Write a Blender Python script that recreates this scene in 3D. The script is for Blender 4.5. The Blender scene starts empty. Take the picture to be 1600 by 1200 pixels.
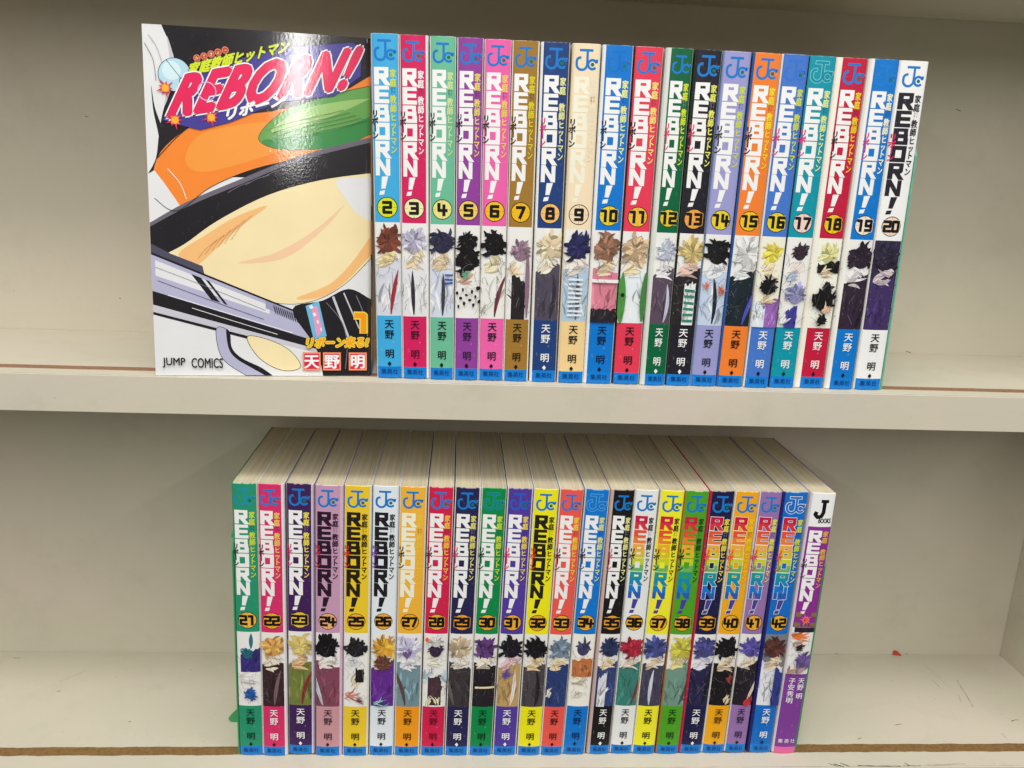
import bpy, math, random
from mathutils import Vector
from mathutils.geometry import tessellate_polygon

# ---------------------------------------------------------------- camera, light, exposure
scene = bpy.context.scene
col = scene.collection
cam_d = bpy.data.cameras.new('camera')
cam_d.sensor_width = 36.0
cam_d.lens = 36.0 * 1304.82 / 1600.0
cam_d.clip_start = 0.01
cam_d.clip_end = 50
cam = bpy.data.objects.new('camera', cam_d)
cam.location = (0.0451, -0.4467, 0.1133)
cam.rotation_euler = (1.31948, -0.040288, -0.0577)
col.objects.link(cam)
scene.camera = cam

world = bpy.data.worlds.new('World')
scene.world = world
world.use_nodes = True
bg = world.node_tree.nodes['Background']
bg.inputs[0].default_value = (1.0, 0.95, 0.87, 1)
bg.inputs[1].default_value = 0.17

def area(name, loc, rot, sx, sy, power, color):
    d = bpy.data.lights.new(name, 'AREA')
    d.shape = 'RECTANGLE'
    d.size, d.size_y = sx, sy
    d.energy = power
    d.color = color
    o = bpy.data.objects.new(name, d)
    o.location, o.rotation_euler = loc, rot
    col.objects.link(o)
    return o

# rows of ceiling tubes running away from the shelf, above and behind the photographer
TUBE = (1.0, 0.985, 0.945)
for x in (0.03, -1.1, 1.2):
    area('ceiling_tube', (x, -1.85, 0.78), (0, 0, 0), 0.08, 3.1, 21.2, TUBE)
area('steep_fill', (0.05, -0.38, 0.80), (0, 0, 0), 2.4, 0.22, 9.2, TUBE)  # added steep fill light, no real fixture; brightens shelf fronts and spines

vs = scene.view_settings
vs.view_transform = 'Standard'
vs.look = 'None'
vs.exposure = 0.0
vs.gamma = 1.0
vs.use_curve_mapping = False

# ---------------------------------------------------------------- colours and materials
def lin(c):
    c = c / 255.0
    return c / 12.92 if c <= 0.04045 else ((c + 0.055) / 1.055) ** 2.4

def rgb(c, k=1.0):
    return tuple(min(0.86, lin(x) * k) for x in c) + (1,)

MATS = {}
def ink(c, rough=0.36, spec=0.32):
    """printed, laminated paper in one ink colour with the slight unevenness of handled print"""
    key = ('ink', tuple(c), rough)
    if key in MATS:
        return MATS[key]
    m = bpy.data.materials.new('print_%d_%d_%d' % tuple(int(x) for x in c))
    m.use_nodes = True
    nt = m.node_tree
    b = nt.nodes['Principled BSDF']
    b.inputs['Specular IOR Level'].default_value = spec
    tc = nt.nodes.new('ShaderNodeTexCoord')
    n = nt.nodes.new('ShaderNodeTexNoise')
    n.inputs['Scale'].default_value = 55
    n.inputs['Detail'].default_value = 5
    nt.links.new(tc.outputs['Object'], n.inputs['Vector'])
    mx = nt.nodes.new('ShaderNodeMix')
    mx.data_type = 'RGBA'
    base = rgb(c)
    mx.inputs[6].default_value = tuple(x * 0.93 for x in base[:3]) + (1,)
    mx.inputs[7].default_value = tuple(min(0.88, x * 1.05 + 0.001) for x in base[:3]) + (1,)
    nt.links.new(n.outputs['Fac'], mx.inputs[0])
    sp = nt.nodes.new('ShaderNodeTexNoise')
    sp.inputs['Scale'].default_value = 620
    sp.inputs['Detail'].default_value = 3
    nt.links.new(tc.outputs['Object'], sp.inputs['Vector'])
    sr = nt.nodes.new('ShaderNodeMapRange')
    sr.inputs['From Min'].default_value = 0.66
    sr.inputs['From Max'].default_value = 0.78
    sr.inputs['To Max'].default_value = 0.34
    nt.links.new(sp.outputs['Fac'], sr.inputs['Value'])
    m3 = nt.nodes.new('ShaderNodeMix')
    m3.data_type = 'RGBA'
    nt.links.new(sr.outputs['Result'], m3.inputs[0])
    nt.links.new(mx.outputs[2], m3.inputs[6])
    m3.inputs[7].default_value = (.60, .57, .52, 1)
    nt.links.new(m3.outputs[2], b.inputs['Base Color'])
    mr = nt.nodes.new('ShaderNodeMapRange')
    mr.inputs['To Min'].default_value = rough - 0.08
    mr.inputs['To Max'].default_value = rough + 0.10
    nt.links.new(n.outputs['Fac'], mr.inputs['Value'])
    nt.links.new(mr.outputs['Result'], b.inputs['Roughness'])
    MATS[key] = m
    return m

def gloss(c):
    """the same ink under a shiny film with fine orange peel (the face-out cover)"""
    key = ('gloss', tuple(c))
    if key in MATS:
        return MATS[key]
    m = ink(c, 0.30, 0.5).copy()
    m.name = 'gloss_print_%d_%d_%d' % tuple(int(x) for x in c)
    nt = m.node_tree
    b = nt.nodes['Principled BSDF']
    b.inputs['Coat Weight'].default_value = 1.0
    for q in nt.nodes:
        if q.type == 'MAP_RANGE' and abs(q.inputs['To Max'].default_value - 0.34) < 1e-4:
            q.inputs['To Max'].default_value = 0.07
    b.inputs['Coat Roughness'].default_value = 0.075
    b.inputs['Coat IOR'].default_value = 1.6
    b.inputs['Specular IOR Level'].default_value = 0.2
    tc = nt.nodes['Texture Coordinate']
    n2 = nt.nodes.new('ShaderNodeTexNoise')
    n2.inputs['Scale'].default_value = 900
    n2.inputs['Detail'].default_value = 3
    nt.links.new(tc.outputs['Object'], n2.inputs['Vector'])
    bp = nt.nodes.new('ShaderNodeBump')
    bp.inputs['Strength'].default_value = 0.07
    bp.inputs['Distance'].default_value = 0.0004
    nt.links.new(n2.outputs['Fac'], bp.inputs['Height'])
    nt.links.new(bp.outputs['Normal'], b.inputs['Coat Normal'])
    MATS[key] = m
    return m

def page_material(axis):
    """trimmed edges of aged pulp pages: fine uneven lines along the sheets"""
    m = bpy.data.materials.new('pulp_page_edges')
    m.use_nodes = True
    nt = m.node_tree
    b = nt.nodes['Principled BSDF']
    b.inputs['Roughness'].default_value = 0.85
    b.inputs['Specular IOR Level'].default_value = 0.15
    tc = nt.nodes.new('ShaderNodeTexCoord')
    oi = nt.nodes.new('ShaderNodeObjectInfo')
    mp = nt.nodes.new('ShaderNodeMapping')
    mp.inputs['Scale'].default_value = (2600, 14, 14) if axis == 'x' else (14, 2600, 14)
    nt.links.new(tc.outputs['Object'], mp.inputs['Vector'])
    nt.links.new(oi.outputs['Location'], mp.inputs['Location'])
    n = nt.nodes.new('ShaderNodeTexNoise')
    n.inputs['Scale'].default_value = 1.0
    n.inputs['Detail'].default_value = 3
    nt.links.new(mp.outputs['Vector'], n.inputs['Vector'])
    cr = nt.nodes.new('ShaderNodeValToRGB')
    cr.color_ramp.elements[0].position = 0.30
    cr.color_ramp.elements[0].color = rgb((180, 168, 140))
    cr.color_ramp.elements[1].position = 0.62
    cr.color_ramp.elements[1].color = rgb((212, 202, 176))
    nt.links.new(n.outputs['Fac'], cr.inputs['Fac'])
    # every book has yellowed a little differently
    hs = nt.nodes.new('ShaderNodeHueSaturation')
    mr = nt.nodes.new('ShaderNodeMapRange')
    mr.inputs['To Min'].default_value = 0.88
    mr.inputs['To Max'].default_value = 1.08
    nt.links.new(oi.outputs['Random'], mr.inputs['Value'])
    nt.links.new(mr.outputs['Result'], hs.inputs['Value'])
    nt.links.new(cr.outputs['Color'], hs.inputs['Color'])
    nt.links.new(hs.outputs['Color'], b.inputs['Base Color'])
    bp = nt.nodes.new('ShaderNodeBump')
    bp.inputs['Strength'].default_value = 0.35
    bp.inputs['Distance'].default_value = 0.0002
    nt.links.new(n.outputs['Fac'], bp.inputs['Height'])
    nt.links.new(bp.outputs['Normal'], b.inputs['Normal'])
    return m

def shelf_material(name, stripe=None, scuff=0.5):
    """cream laminate board; stripe = (y0, y1, colour, raggedness): bare board showing along the front edge"""
    m = bpy.data.materials.new(name)
    m.use_nodes = True
    nt = m.node_tree
    L = nt.links.new
    b = nt.nodes['Principled BSDF']
    b.inputs['Specular IOR Level'].default_value = 0.3
    tc = nt.nodes.new('ShaderNodeTexCoord')
    co = tc.outputs['Object']
    big = nt.nodes.new('ShaderNodeTexNoise')
    big.inputs['Scale'].default_value = 9
    big.inputs['Detail'].default_value = 4
    L(co, big.inputs['Vector'])
    ramp = nt.nodes.new('ShaderNodeValToRGB')
    e = ramp.color_ramp.elements
    e[0].position, e[0].color = 0.30, rgb((198, 192, 176))
    e[1].position, e[1].color = 0.72, rgb((206, 195, 180))
    mid = e.new(0.5)
    mid.color = rgb((202, 195, 177))
    L(big.outputs['Fac'], ramp.inputs['Fac'])
    # dust specks and rubbed dirt
    sp = nt.nodes.new('ShaderNodeTexNoise')
    sp.inputs['Scale'].default_value = 420
    sp.inputs['Detail'].default_value = 2
    L(co, sp.inputs['Vector'])
    spr = nt.nodes.new('ShaderNodeMapRange')
    spr.inputs['From Min'].default_value = 0.735
    spr.inputs['From Max'].default_value = 0.80
    spr.inputs['To Max'].default_value = scuff
    L(sp.outputs['Fac'], spr.inputs['Value'])
    mx = nt.nodes.new('ShaderNodeMix')
    mx.data_type = 'RGBA'
    L(spr.outputs['Result'], mx.inputs[0])
    L(ramp.outputs['Color'], mx.inputs[6])
    mx.inputs[7].default_value = rgb((95, 82, 62))
    # rubbed grey patches
    ru = nt.nodes.new('ShaderNodeTexNoise')
    ru.inputs['Scale'].default_value = 26
    ru.inputs['Detail'].default_value = 8
    ru.inputs['Roughness'].default_value = 0.7
    L(co, ru.inputs['Vector'])
    rur = nt.nodes.new('ShaderNodeMapRange')
    rur.inputs['From Min'].default_value = 0.52
    rur.inputs['From Max'].default_value = 0.80
    rur.inputs['To Max'].default_value = 0.30
    L(ru.outputs['Fac'], rur.inputs['Value'])
    mx2 = nt.nodes.new('ShaderNodeMix')
    mx2.data_type = 'RGBA'
    L(rur.outputs['Result'], mx2.inputs[0])
    L(mx.outputs[2], mx2.inputs[6])
    mx2.inputs[7].default_value = rgb((170, 160, 140))
    last = mx2.outputs[2]
    if stripe:
        y0, y1, c, rag = stripe
        sep = nt.nodes.new('ShaderNodeSeparateXYZ')
        L(co, sep.inputs[0])
        def edge_noise(scale, seed):
            mpn = nt.nodes.new('ShaderNodeMapping')
            mpn.inputs['Scale'].default_value = (scale, 0, 0)
            mpn.inputs['Location'].default_value = (seed, seed * 2.3, 0)
            L(co, mpn.inputs['Vector'])
            nn = nt.nodes.new('ShaderNodeTexNoise')
            nn.inputs['Scale'].default_value = 1.0
            nn.inputs['Detail'].default_value = 9
            nn.inputs['Roughness'].default_value = 0.62
            L(mpn.outputs['Vector'], nn.inputs['Vector'])
            s = nt.nodes.new('ShaderNodeMath'); s.operation = 'SUBTRACT'
            L(nn.outputs['Fac'], s.inputs[0]); s.inputs[1].default_value = 0.5
            k = nt.nodes.new('ShaderNodeMath'); k.operation = 'MULTIPLY'
            L(s.outputs[0], k.inputs[0]); k.inputs[1].default_value = rag
            return k.outputs[0]
        def step(limit, sc, seed, above):
            a = nt.nodes.new('ShaderNodeMath'); a.operation = 'ADD'
            L(sep.outputs['Y'], a.inputs[0]); L(edge_noise(sc, seed), a.inputs[1])
            g = nt.nodes.new('ShaderNodeMapRange')
            g.inputs['From Min'].default_value = limit - 0.00012
            g.inputs['From Max'].default_value = limit + 0.00012
            g.inputs['To Min'].default_value = 0 if above else 1
            g.inputs['To Max'].default_value = 1 if above else 0
            L(a.outputs[0], g.inputs['Value'])
            return g.outputs['Result']
        both = nt.nodes.new('ShaderNodeMath'); both.operation = 'MULTIPLY'
        L(step(y0, 60, 3.1, True), both.inputs[0]); L(step(y1, 38, 8.7, False), both.inputs[1])
        grain = nt.nodes.new('ShaderNodeTexNoise')
        grain.inputs['Scale'].default_value = 500
        grain.inputs['Detail'].default_value = 4
        L(co, grain.inputs['Vector'])
        gr = nt.nodes.new('ShaderNodeValToRGB')
        gr.color_ramp.elements[0].position = 0.33
        gr.color_ramp.elements[0].color = rgb(tuple(x * 0.90 for x in c))
        gr.color_ramp.elements[1].position = 0.62
        gr.color_ramp.elements[1].color = rgb(tuple(min(255, x * 1.08) for x in c))
        L(grain.outputs['Fac'], gr.inputs['Fac'])
        mx3 = nt.nodes.new('ShaderNodeMix'); mx3.data_type = 'RGBA'
        L(both.outputs[0], mx3.inputs[0]); L(last, mx3.inputs[6]); L(gr.outputs['Color'], mx3.inputs[7])
        last = mx3.outputs[2]
    L(last, b.inputs['Base Color'])
    rr = nt.nodes.new('ShaderNodeMapRange')
    rr.inputs['To Min'].default_value = 0.38
    rr.inputs['To Max'].default_value = 0.62
    L(ru.outputs['Fac'], rr.inputs['Value'])
    L(rr.outputs['Result'], b.inputs['Roughness'])
    bp = nt.nodes.new('ShaderNodeBump')
    bp.inputs['Strength'].default_value = 0.12
    bp.inputs['Distance'].default_value = 0.0006
    fine = nt.nodes.new('ShaderNodeTexNoise')
    fine.inputs['Scale'].default_value = 260
    L(co, fine.inputs['Vector'])
    L(fine.outputs['Fac'], bp.inputs['Height'])
    L(bp.outputs['Normal'], b.inputs['Normal'])
    return m

def plain(name, c, rough=0.5):
    m = bpy.data.materials.new(name)
    m.use_nodes = True
    nt = m.node_tree
    b = nt.nodes['Principled BSDF']
    tc = nt.nodes.new('ShaderNodeTexCoord')
    n = nt.nodes.new('ShaderNodeTexNoise')
    n.inputs['Scale'].default_value = 120
    n.inputs['Detail'].default_value = 5
    nt.links.new(tc.outputs['Object'], n.inputs['Vector'])
    cr = nt.nodes.new('ShaderNodeValToRGB')
    base = rgb(c)
    cr.color_ramp.elements[0].position = 0.3
    cr.color_ramp.elements[0].color = tuple(x * 0.8 for x in base[:3]) + (1,)
    cr.color_ramp.elements[1].position = 0.7
    cr.color_ramp.elements[1].color = tuple(x * 1.1 for x in base[:3]) + (1,)
    nt.links.new(n.outputs['Fac'], cr.inputs['Fac'])
    nt.links.new(cr.outputs['Color'], b.inputs['Base Color'])
    b.inputs['Roughness'].default_value = rough
    return m

# ---------------------------------------------------------------- object helpers
def empty(name, loc, parent=None):
    o = bpy.data.objects.new(name, None)
    o.empty_display_size = 0.02
    o.location = loc
    o.parent = parent
    col.objects.link(o)
    return o

def tag(o, label, cat, group=None, kind=None):
    o['label'] = label
    o['category'] = cat
    if group:
        o['group'] = group
    if kind:
        o['kind'] = kind

def link_mesh(name, verts, faces, mats, fmat=None, parent=None, normals=None, smooth=False):
    me = bpy.data.meshes.new(name)
    me.from_pydata(verts, [], faces)
    for m in mats:
        me.materials.append(m)
    if fmat:
        me.polygons.foreach_set('material_index', fmat)
    if normals or smooth:
        me.polygons.foreach_set('use_smooth', [True] * len(me.polygons))
    me.update()
    if normals:
        me.normals_split_custom_set_from_vertices(normals)
    o = bpy.data.objects.new(name, me)
    o.parent = parent
    col.objects.link(o)
    return o

def box_data(x0, x1, y0, y1, z0, z1):
    v = [(x0, y0, z0), (x1, y0, z0), (x1, y1, z0), (x0, y1, z0), (x0, y0, z1), (x1, y0, z1), (x1, y1, z1), (x0, y1, z1)]
    f = [(0, 3, 2, 1), (4, 5, 6, 7), (0, 1, 5, 4), (1, 2, 6, 5), (2, 3, 7, 6), (3, 0, 4, 7)]
    return v, f

def box(name, b, m, parent=None, bevel=0.0):
    v, f = box_data(*b)
    o = link_mesh(name, v, f, [m], parent=parent)
    if bevel:
        md = o.modifiers.new('bevel', 'BEVEL')
        md.width = bevel
        md.segments = 2
    return o

# ---------------------------------------------------------------- printing on a (curved) sheet
def clip_half(poly, i, lim, keep_less):
    out = []
    n = len(poly)
    for k in range(n):
        a, b = poly[k], poly[(k + 1) % n]
        ina = a[i] <= lim if keep_less else a[i] >= lim
        inb = b[i] <= lim if keep_less else b[i] >= lim
        if ina:
            out.append(a)
        if ina != inb:
            t = (lim - a[i]) / (b[i] - a[i])
            p = [a[0] + t * (b[0] - a[0]), a[1] + t * (b[1] - a[1])]
            p[i] = lim
            out.append((p[0], p[1]))
    return out

def parea(p):
    return 0.5 * sum(p[i][0] * p[(i + 1) % len(p)][1] - p[(i + 1) % len(p)][0] * p[i][1] for i in range(len(p)))

def triangles(poly):
    t = tessellate_polygon([[Vector((x, y, 0)) for x, y in poly]])
    return [[poly[i] for i in tri] for tri in t]

class Sheet:
    """collects flat print (in millimetres) and bends it onto the surface y = prof(u)"""
    EPS = 0.009
    def __init__(self, us, prof, slope, matfn):
        self.us, self.prof, self.slope, self.matfn = us, prof, slope, matfn
        self.v, self.n, self.f, self.fm, self.mats, self.idx = [], [], [], [], [], {}
        self.layer = 1
    def mi(self, c):
        if c not in self.idx:
            self.idx[c] = len(self.mats)
            self.mats.append(self.matfn(c))
        return self.idx[c]
    def next(self):
        self.layer += 1
    def convex(self, poly, c, clip=None):
        if clip:
            for i, lim, less in ((0, clip[0], False), (0, clip[1], True), (1, clip[2], False), (1, clip[3], True)):
                poly = clip_half(poly, i, lim, less)
                if len(poly) < 3:
                    return
        mi = self.mi(c)
        lo, hi = min(p[0] for p in poly), max(p[0] for p in poly)
        us = self.us
        for k in range(len(us) - 1):
            if us[k + 1] <= lo or us[k] >= hi:
                continue
            q = poly
            if lo < us[k]:
                q = clip_half(q, 0, us[k], False)
            if len(q) >= 3 and hi > us[k + 1]:
                q = clip_half(q, 0, us[k + 1], True)
            if len(q) < 3:
                continue
            a = parea(q)
            if abs(a) < 1e-6:
                continue
            if a < 0:
                q = q[::-1]
            base = len(self.v)
            for u, w in q:
                s = self.slope(u)
                ln = math.sqrt(1 + s * s)
                d = self.layer * self.EPS
                self.v.append(((u + s * d / ln) / 1000, (self.prof(u) - d / ln) / 1000, w / 1000))
                self.n.append((s / ln, -1 / ln, 0))
            self.f.append(tuple(range(base, base + len(q))))
            self.fm.append(mi)
    def poly(self, pts, c, clip=None):
        for t in triangles(pts):
            self.convex(t, c, clip)
    def rect(self, u0, u1, v0, v1, c, clip=None):
        self.convex([(u0, v0), (u1, v0), (u1, v1), (u0, v1)], c, clip)
    def disc(self, u, v, r, c, n=36, clip=None, ry=None):
        ry = ry or r
        self.convex([(u + r * math.cos(2 * math.pi * k / n), v + ry * math.sin(2 * math.pi * k / n)) for k in range(n)], c, clip)
    def ring(self, u, v, r0, r1, c, n=36, a0=0, a1=360, clip=None):
        for k in range(n):
            p, q = [math.radians(a0 + (a1 - a0) * j / n) for j in (k, k + 1)]
            self.convex([(u + r0 * math.cos(p), v + r0 * math.sin(p)), (u + r1 * math.cos(p), v + r1 * math.sin(p)),
                         (u + r1 * math.cos(q), v + r1 * math.sin(q)), (u + r0 * math.cos(q), v + r0 * math.sin(q))], c, clip)
    def stroke(self, pts, w, c, clip=None, ext=0.0):
        """line of constant width, corners rounded on the outside"""
        h = w / 2
        P = [Vector(p) for p in pts]
        if ext:
            P[0] = P[0] - (P[1] - P[0]).normalized() * ext
            P[-1] = P[-1] + (P[-1] - P[-2]).normalized() * ext
        n = len(P)
        closed = (P[0] - P[-1]).length < 1e-6
        D = [(P[i + 1] - P[i]).normalized() for i in range(n - 1)]
        N = [Vector((-d.y, d.x)) for d in D]
        Ls, Rs = [None] * n, [None] * n          # (end of previous segment, start of next)
        for i in range(n):
            if 0 < i < n - 1 or closed:
                a, b = (i - 1) % (n - 1), i % (n - 1)
                if closed and i == 0:
                    a = n - 2
                m = (N[a] + N[b])
                if m.length < 1e-4:
                    m = N[a].copy()
                m.normalize()
                k = h / max(0.35, m.dot(N[a]))
                cr = D[a].x * D[b].y - D[a].y * D[b].x
                if abs(cr) < 1e-3:
                    Ls[i] = (P[i] + N[a] * h, P[i] + N[b] * h); Rs[i] = (P[i] - N[a] * h, P[i] - N[b] * h)
                elif cr > 0:                      # turning left: inner side is left
                    inn = P[i] + m * k
                    Ls[i] = (inn, inn); o0, o1 = P[i] - N[a] * h, P[i] - N[b] * h
                    Rs[i] = (o0, o1)
                    if not (closed and i == n - 1):
                        self.fan(inn, P[i], o0, o1, h, c, clip)
                else:
                    inn = P[i] - m * k
                    Rs[i] = (inn, inn); o0, o1 = P[i] + N[a] * h, P[i] + N[b] * h
                    Ls[i] = (o0, o1)
                    if not (closed and i == n - 1):
                        self.fan(inn, P[i], o0, o1, h, c, clip)
            else:
                s = 0 if i == 0 else i - 1
                Ls[i] = (P[i] + N[s] * h,) * 2
                Rs[i] = (P[i] - N[s] * h,) * 2
        for i in range(n - 1):
            q = [Rs[i][1], Rs[i + 1][0], Ls[i + 1][0], Ls[i][1]]
            self.convex([(p.x, p.y) for p in q], c, clip)
    def fan(self, inn, ctr, o0, o1, h, c, clip):
        a0 = math.atan2(o0.y - ctr.y, o0.x - ctr.x)
        a1 = math.atan2(o1.y - ctr.y, o1.x - ctr.x)
        while a1 - a0 > math.pi: a1 -= 2 * math.pi
        while a1 - a0 < -math.pi: a1 += 2 * math.pi
        k = 5
        pts = [(ctr.x + h * math.cos(a0 + (a1 - a0) * j / k), ctr.y + h * math.sin(a0 + (a1 - a0) * j / k)) for j in range(k + 1)]
        self.convex([(inn.x, inn.y)] + pts, c, clip)
    RIM = [(math.cos(2 * math.pi * k / 8), math.sin(2 * math.pi * k / 8)) for k in range(8)]
    def glyph(self, ch, u, v, w, h, c, bold=0.0, clip=None, rot=False):
        """one character, its em square centred on (u, v); bold = overprinted all round by that much of its size"""
        vs_, ts = glyph_mesh(ch)
        for dx, dy in ([(0, 0)] if not bold else [(-1, 0), (1, 0), (0, .8), (0, -.8)]):
            if bold:
                self.layer += .34
            for t in ts:
                p = []
                for i in t:
                    x, y = vs_[i][0] - 0.5, vs_[i][1] - 0.38
                    if rot:
                        x, y = y, -x
                    p.append((u + (x + dx * bold) * w, v + (y + dy * bold) * h))
                self.convex(p, c, clip)
    def line_text(self, s, o, ex, ey, c, rim=0.0, clip=None, space=1.0):
        """a line of text; o = start of the base line, ex = vector of the whole length, ey = vector of the letter height, rim in mm"""
        vs_, ts, W, H = text_mesh(s, space)
        for dx, dy in ([(0, 0)] if not rim else self.RIM):
            if rim:
                self.layer += .34
            for t in ts:
                p = []
                for i in t:
                    x, y = vs_[i][0] / W, vs_[i][1] / H
                    p.append((o[0] + x * ex[0] + y * ey[0] + dx * rim, o[1] + x * ex[1] + y * ey[1] + dy * rim))
                self.convex(p, c, clip)
    def build(self, name, parent):
        return link_mesh(name, self.v, self.f, self.mats, self.fm, parent, self.n)

GL, TX = {}, {}
def font_mesh(s, space=1.0):
    cu = bpy.data.curves.new('lettering', 'FONT')
    cu.body = s
    cu.size = 1.0
    cu.resolution_u = 3
    cu.space_character = space
    o = bpy.data.objects.new('lettering', cu)
    col.objects.link(o)
    ev = o.evaluated_get(bpy.context.evaluated_depsgraph_get())
    me = ev.to_mesh()
    me.calc_loop_triangles()
    vs_ = [(v.co.x, v.co.y) for v in me.vertices]
    ts = [list(t.vertices) for t in me.loop_triangles]
    ev.to_mesh_clear()
    bpy.data.objects.remove(o)
    bpy.data.curves.remove(cu)
    return vs_, ts

def glyph_mesh(ch):
    if ch not in GL:
        GL[ch] = font_mesh(ch)
    return GL[ch]

def text_mesh(s, space=1.0):
    if (s, space) not in TX:
        vs_, ts = font_mesh(s, space)
        x0, x1 = min(p[0] for p in vs_), max(p[0] for p in vs_)
        y0, y1 = min(p[1] for p in vs_), max(p[1] for p in vs_)
        TX[(s, space)] = ([(x - x0, y - y0) for x, y in vs_], ts, x1 - x0, y1 - y0)
    return TX[(s, space)]

# the heavy block capitals of the spine title, drawn in a unit square out of convex pieces
BLOCK = {
    'R': [[(0, 0), (.33, 0), (.33, 1), (0, 1)], [(.33, .80), (.97, .80), (.97, 1), (.33, 1)], [(.68, .64), (.97, .64), (.97, .80), (.68, .80)],
          [(.33, .34), (.80, .34), (.97, .46), (.97, .64), (.33, .64)], [(.42, .34), (.80, .34), (1.12, -.03), (.74, -.03)]],
    'E': [[(0, 0), (.33, 0), (.33, 1), (0, 1)], [(.33, .78), (1.0, .78), (.97, 1), (.33, 1)], [(.33, .385), (.95, .385), (.95, .62), (.33, .62)],
          [(.33, 0), (1.0, 0), (1.0, .235), (.33, .235)]],
    'B': [[(0, 0), (.35, 0), (.35, 1), (0, 1)], [(.35, .79), (.93, .79), (.93, 1), (.35, 1)], [(.66, .65), (.93, .65), (.93, .79), (.66, .79)],
          [(.35, .40), (.96, .40), (.96, .65), (.35, .65)], [(.68, .23), (1.0, .23), (1.0, .40), (.68, .40)], [(.35, 0), (1.0, 0), (1.0, .23), (.35, .23)]],
    'O': [[(0, 0), (.30, 0), (.30, 1), (0, 1)], [(.70, 0), (1.0, 0), (1.0, 1), (.70, 1)], [(.30, .74), (.70, .74), (.70, 1), (.30, 1)],
          [(.30, 0), (.70, 0), (.70, .26), (.30, .26)]],
    'N': [[(0, 0), (.28, 0), (.28, 1.04), (0, 1.04)], [(.72, 0), (1.0, 0), (1.0, 1), (.72, 1)], [(.28, 1.04), (.28, .58), (.72, 0), (.72, .44)]],
    '!': [[(.42, 1), (.86, 1.02), (.64, .33), (.36, .33)], [(.28, .20), (.62, .24), (.55, .0), (.21, -.03)]],
}
DIGIT = {
    '0': [[(.5, 1), (0, 1), (0, 0), (1, 0), (1, 1), (.5, 1)]],
    '1': [[(.12, 1), (.62, 1), (.62, 0)]],
    '2': [[(0, 1), (1, 1), (1, .5), (0, .5), (0, 0), (1, 0)]],
    '3': [[(0, 1), (1, 1), (1, 0), (0, 0)], [(.25, .5), (.86, .5)]],
    '4': [[(0, 1), (0, .40), (1.05, .40)], [(.74, .86), (.74, 0)]],
    '5': [[(1, 1), (0, 1), (0, .52), (1, .52), (1, 0), (0, 0)]],
    '6': [[(.95, 1), (0, 1), (0, 0), (1, 0), (1, .52), (.14, .52)]],
    '7': [[(0, 1), (1, 1), (.42, 0)]],
    '8': [[(.5, 1), (.06, 1), (.06, .5), (0, .5), (0, 0), (1, 0), (1, .5), (.94, .5), (.94, 1), (.5, 1)], [(.14, .52), (.86, .52)]],
    '9': [[(.05, 0), (1, 0), (1, 1), (0, 1), (0, .48), (.86, .48)]],
}
WHITE, BLACK, PAPER = (238, 238, 236), (16, 13, 17), (232, 231, 228)
BLUE, LOGO, DOT = (8, 122, 208), (20, 118, 200), (10, 112, 92)
RAINBOW = [(196, 22, 66), (226, 78, 52), (236, 168, 50), (196, 206, 44), (20, 150, 150), (14, 120, 205), (70, 60, 150)]

def grow(poly, d):
    cx = sum(p[0] for p in poly) / len(poly)
    cy = sum(p[1] for p in poly) / len(poly)
    return [(x + math.copysign(d, x - cx), y + math.copysign(d, y - cy)) for x, y in poly]

def block_letter(S, ch, u, v, w, h, c, c2=None, outline=None):
    polys = [[(u + x * w, v + y * h) for x, y in p] for p in BLOCK[ch]]
    if outline:
        for p in polys:
            S.next()
            S.convex(grow(p, 0.26), outline)
        S.next()
    for p in polys:
        if c2:
            S.convex(p, c, (-99, 99, v + h * 0.5, 999))
            S.convex(p, c2, (-99, 99, -99, v + h * 0.5))
        else:
            S.convex(p, c)

# ---------------------------------------------------------------- books
HB = 176.0            # height of a book, mm
DB = 104.0            # depth
V_BAND, V_ART0, V_ART1 = 6.7, 34.7, 84.0

def spine_profile(w, extra):
    sag = 0.85
    def P(u):
        t = min(1.0, abs(u) / (w / 2))
        e = max(0.0, (t - 0.82) / 0.18)
        return sag * t * t + 1.25 * e * e * e
    ts = [-1, -.965, -.92, -.86, -.75, -.6, -.42, -.22, 0, .22, .42, .6, .75, .86, .92, .965, 1]
    us = sorted(set([round(t * w / 2, 4) for t in ts] + [round(e, 4) for e in extra]))
    vals = [P(u) for u in us]
    def prof(u):
        if u <= us[0]: return vals[0]
        for k in range(len(us) - 1):
            if u <= us[k + 1]:
                return vals[k] + (vals[k + 1] - vals[k]) * (u - us[k]) / (us[k + 1] - us[k])
        return vals[-1]
    def slope(u):
        d = 0.02
        return (P(min(w / 2, u + d)) - P(max(-w / 2, u - d))) / (2 * d)
    return us, prof, slope

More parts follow.
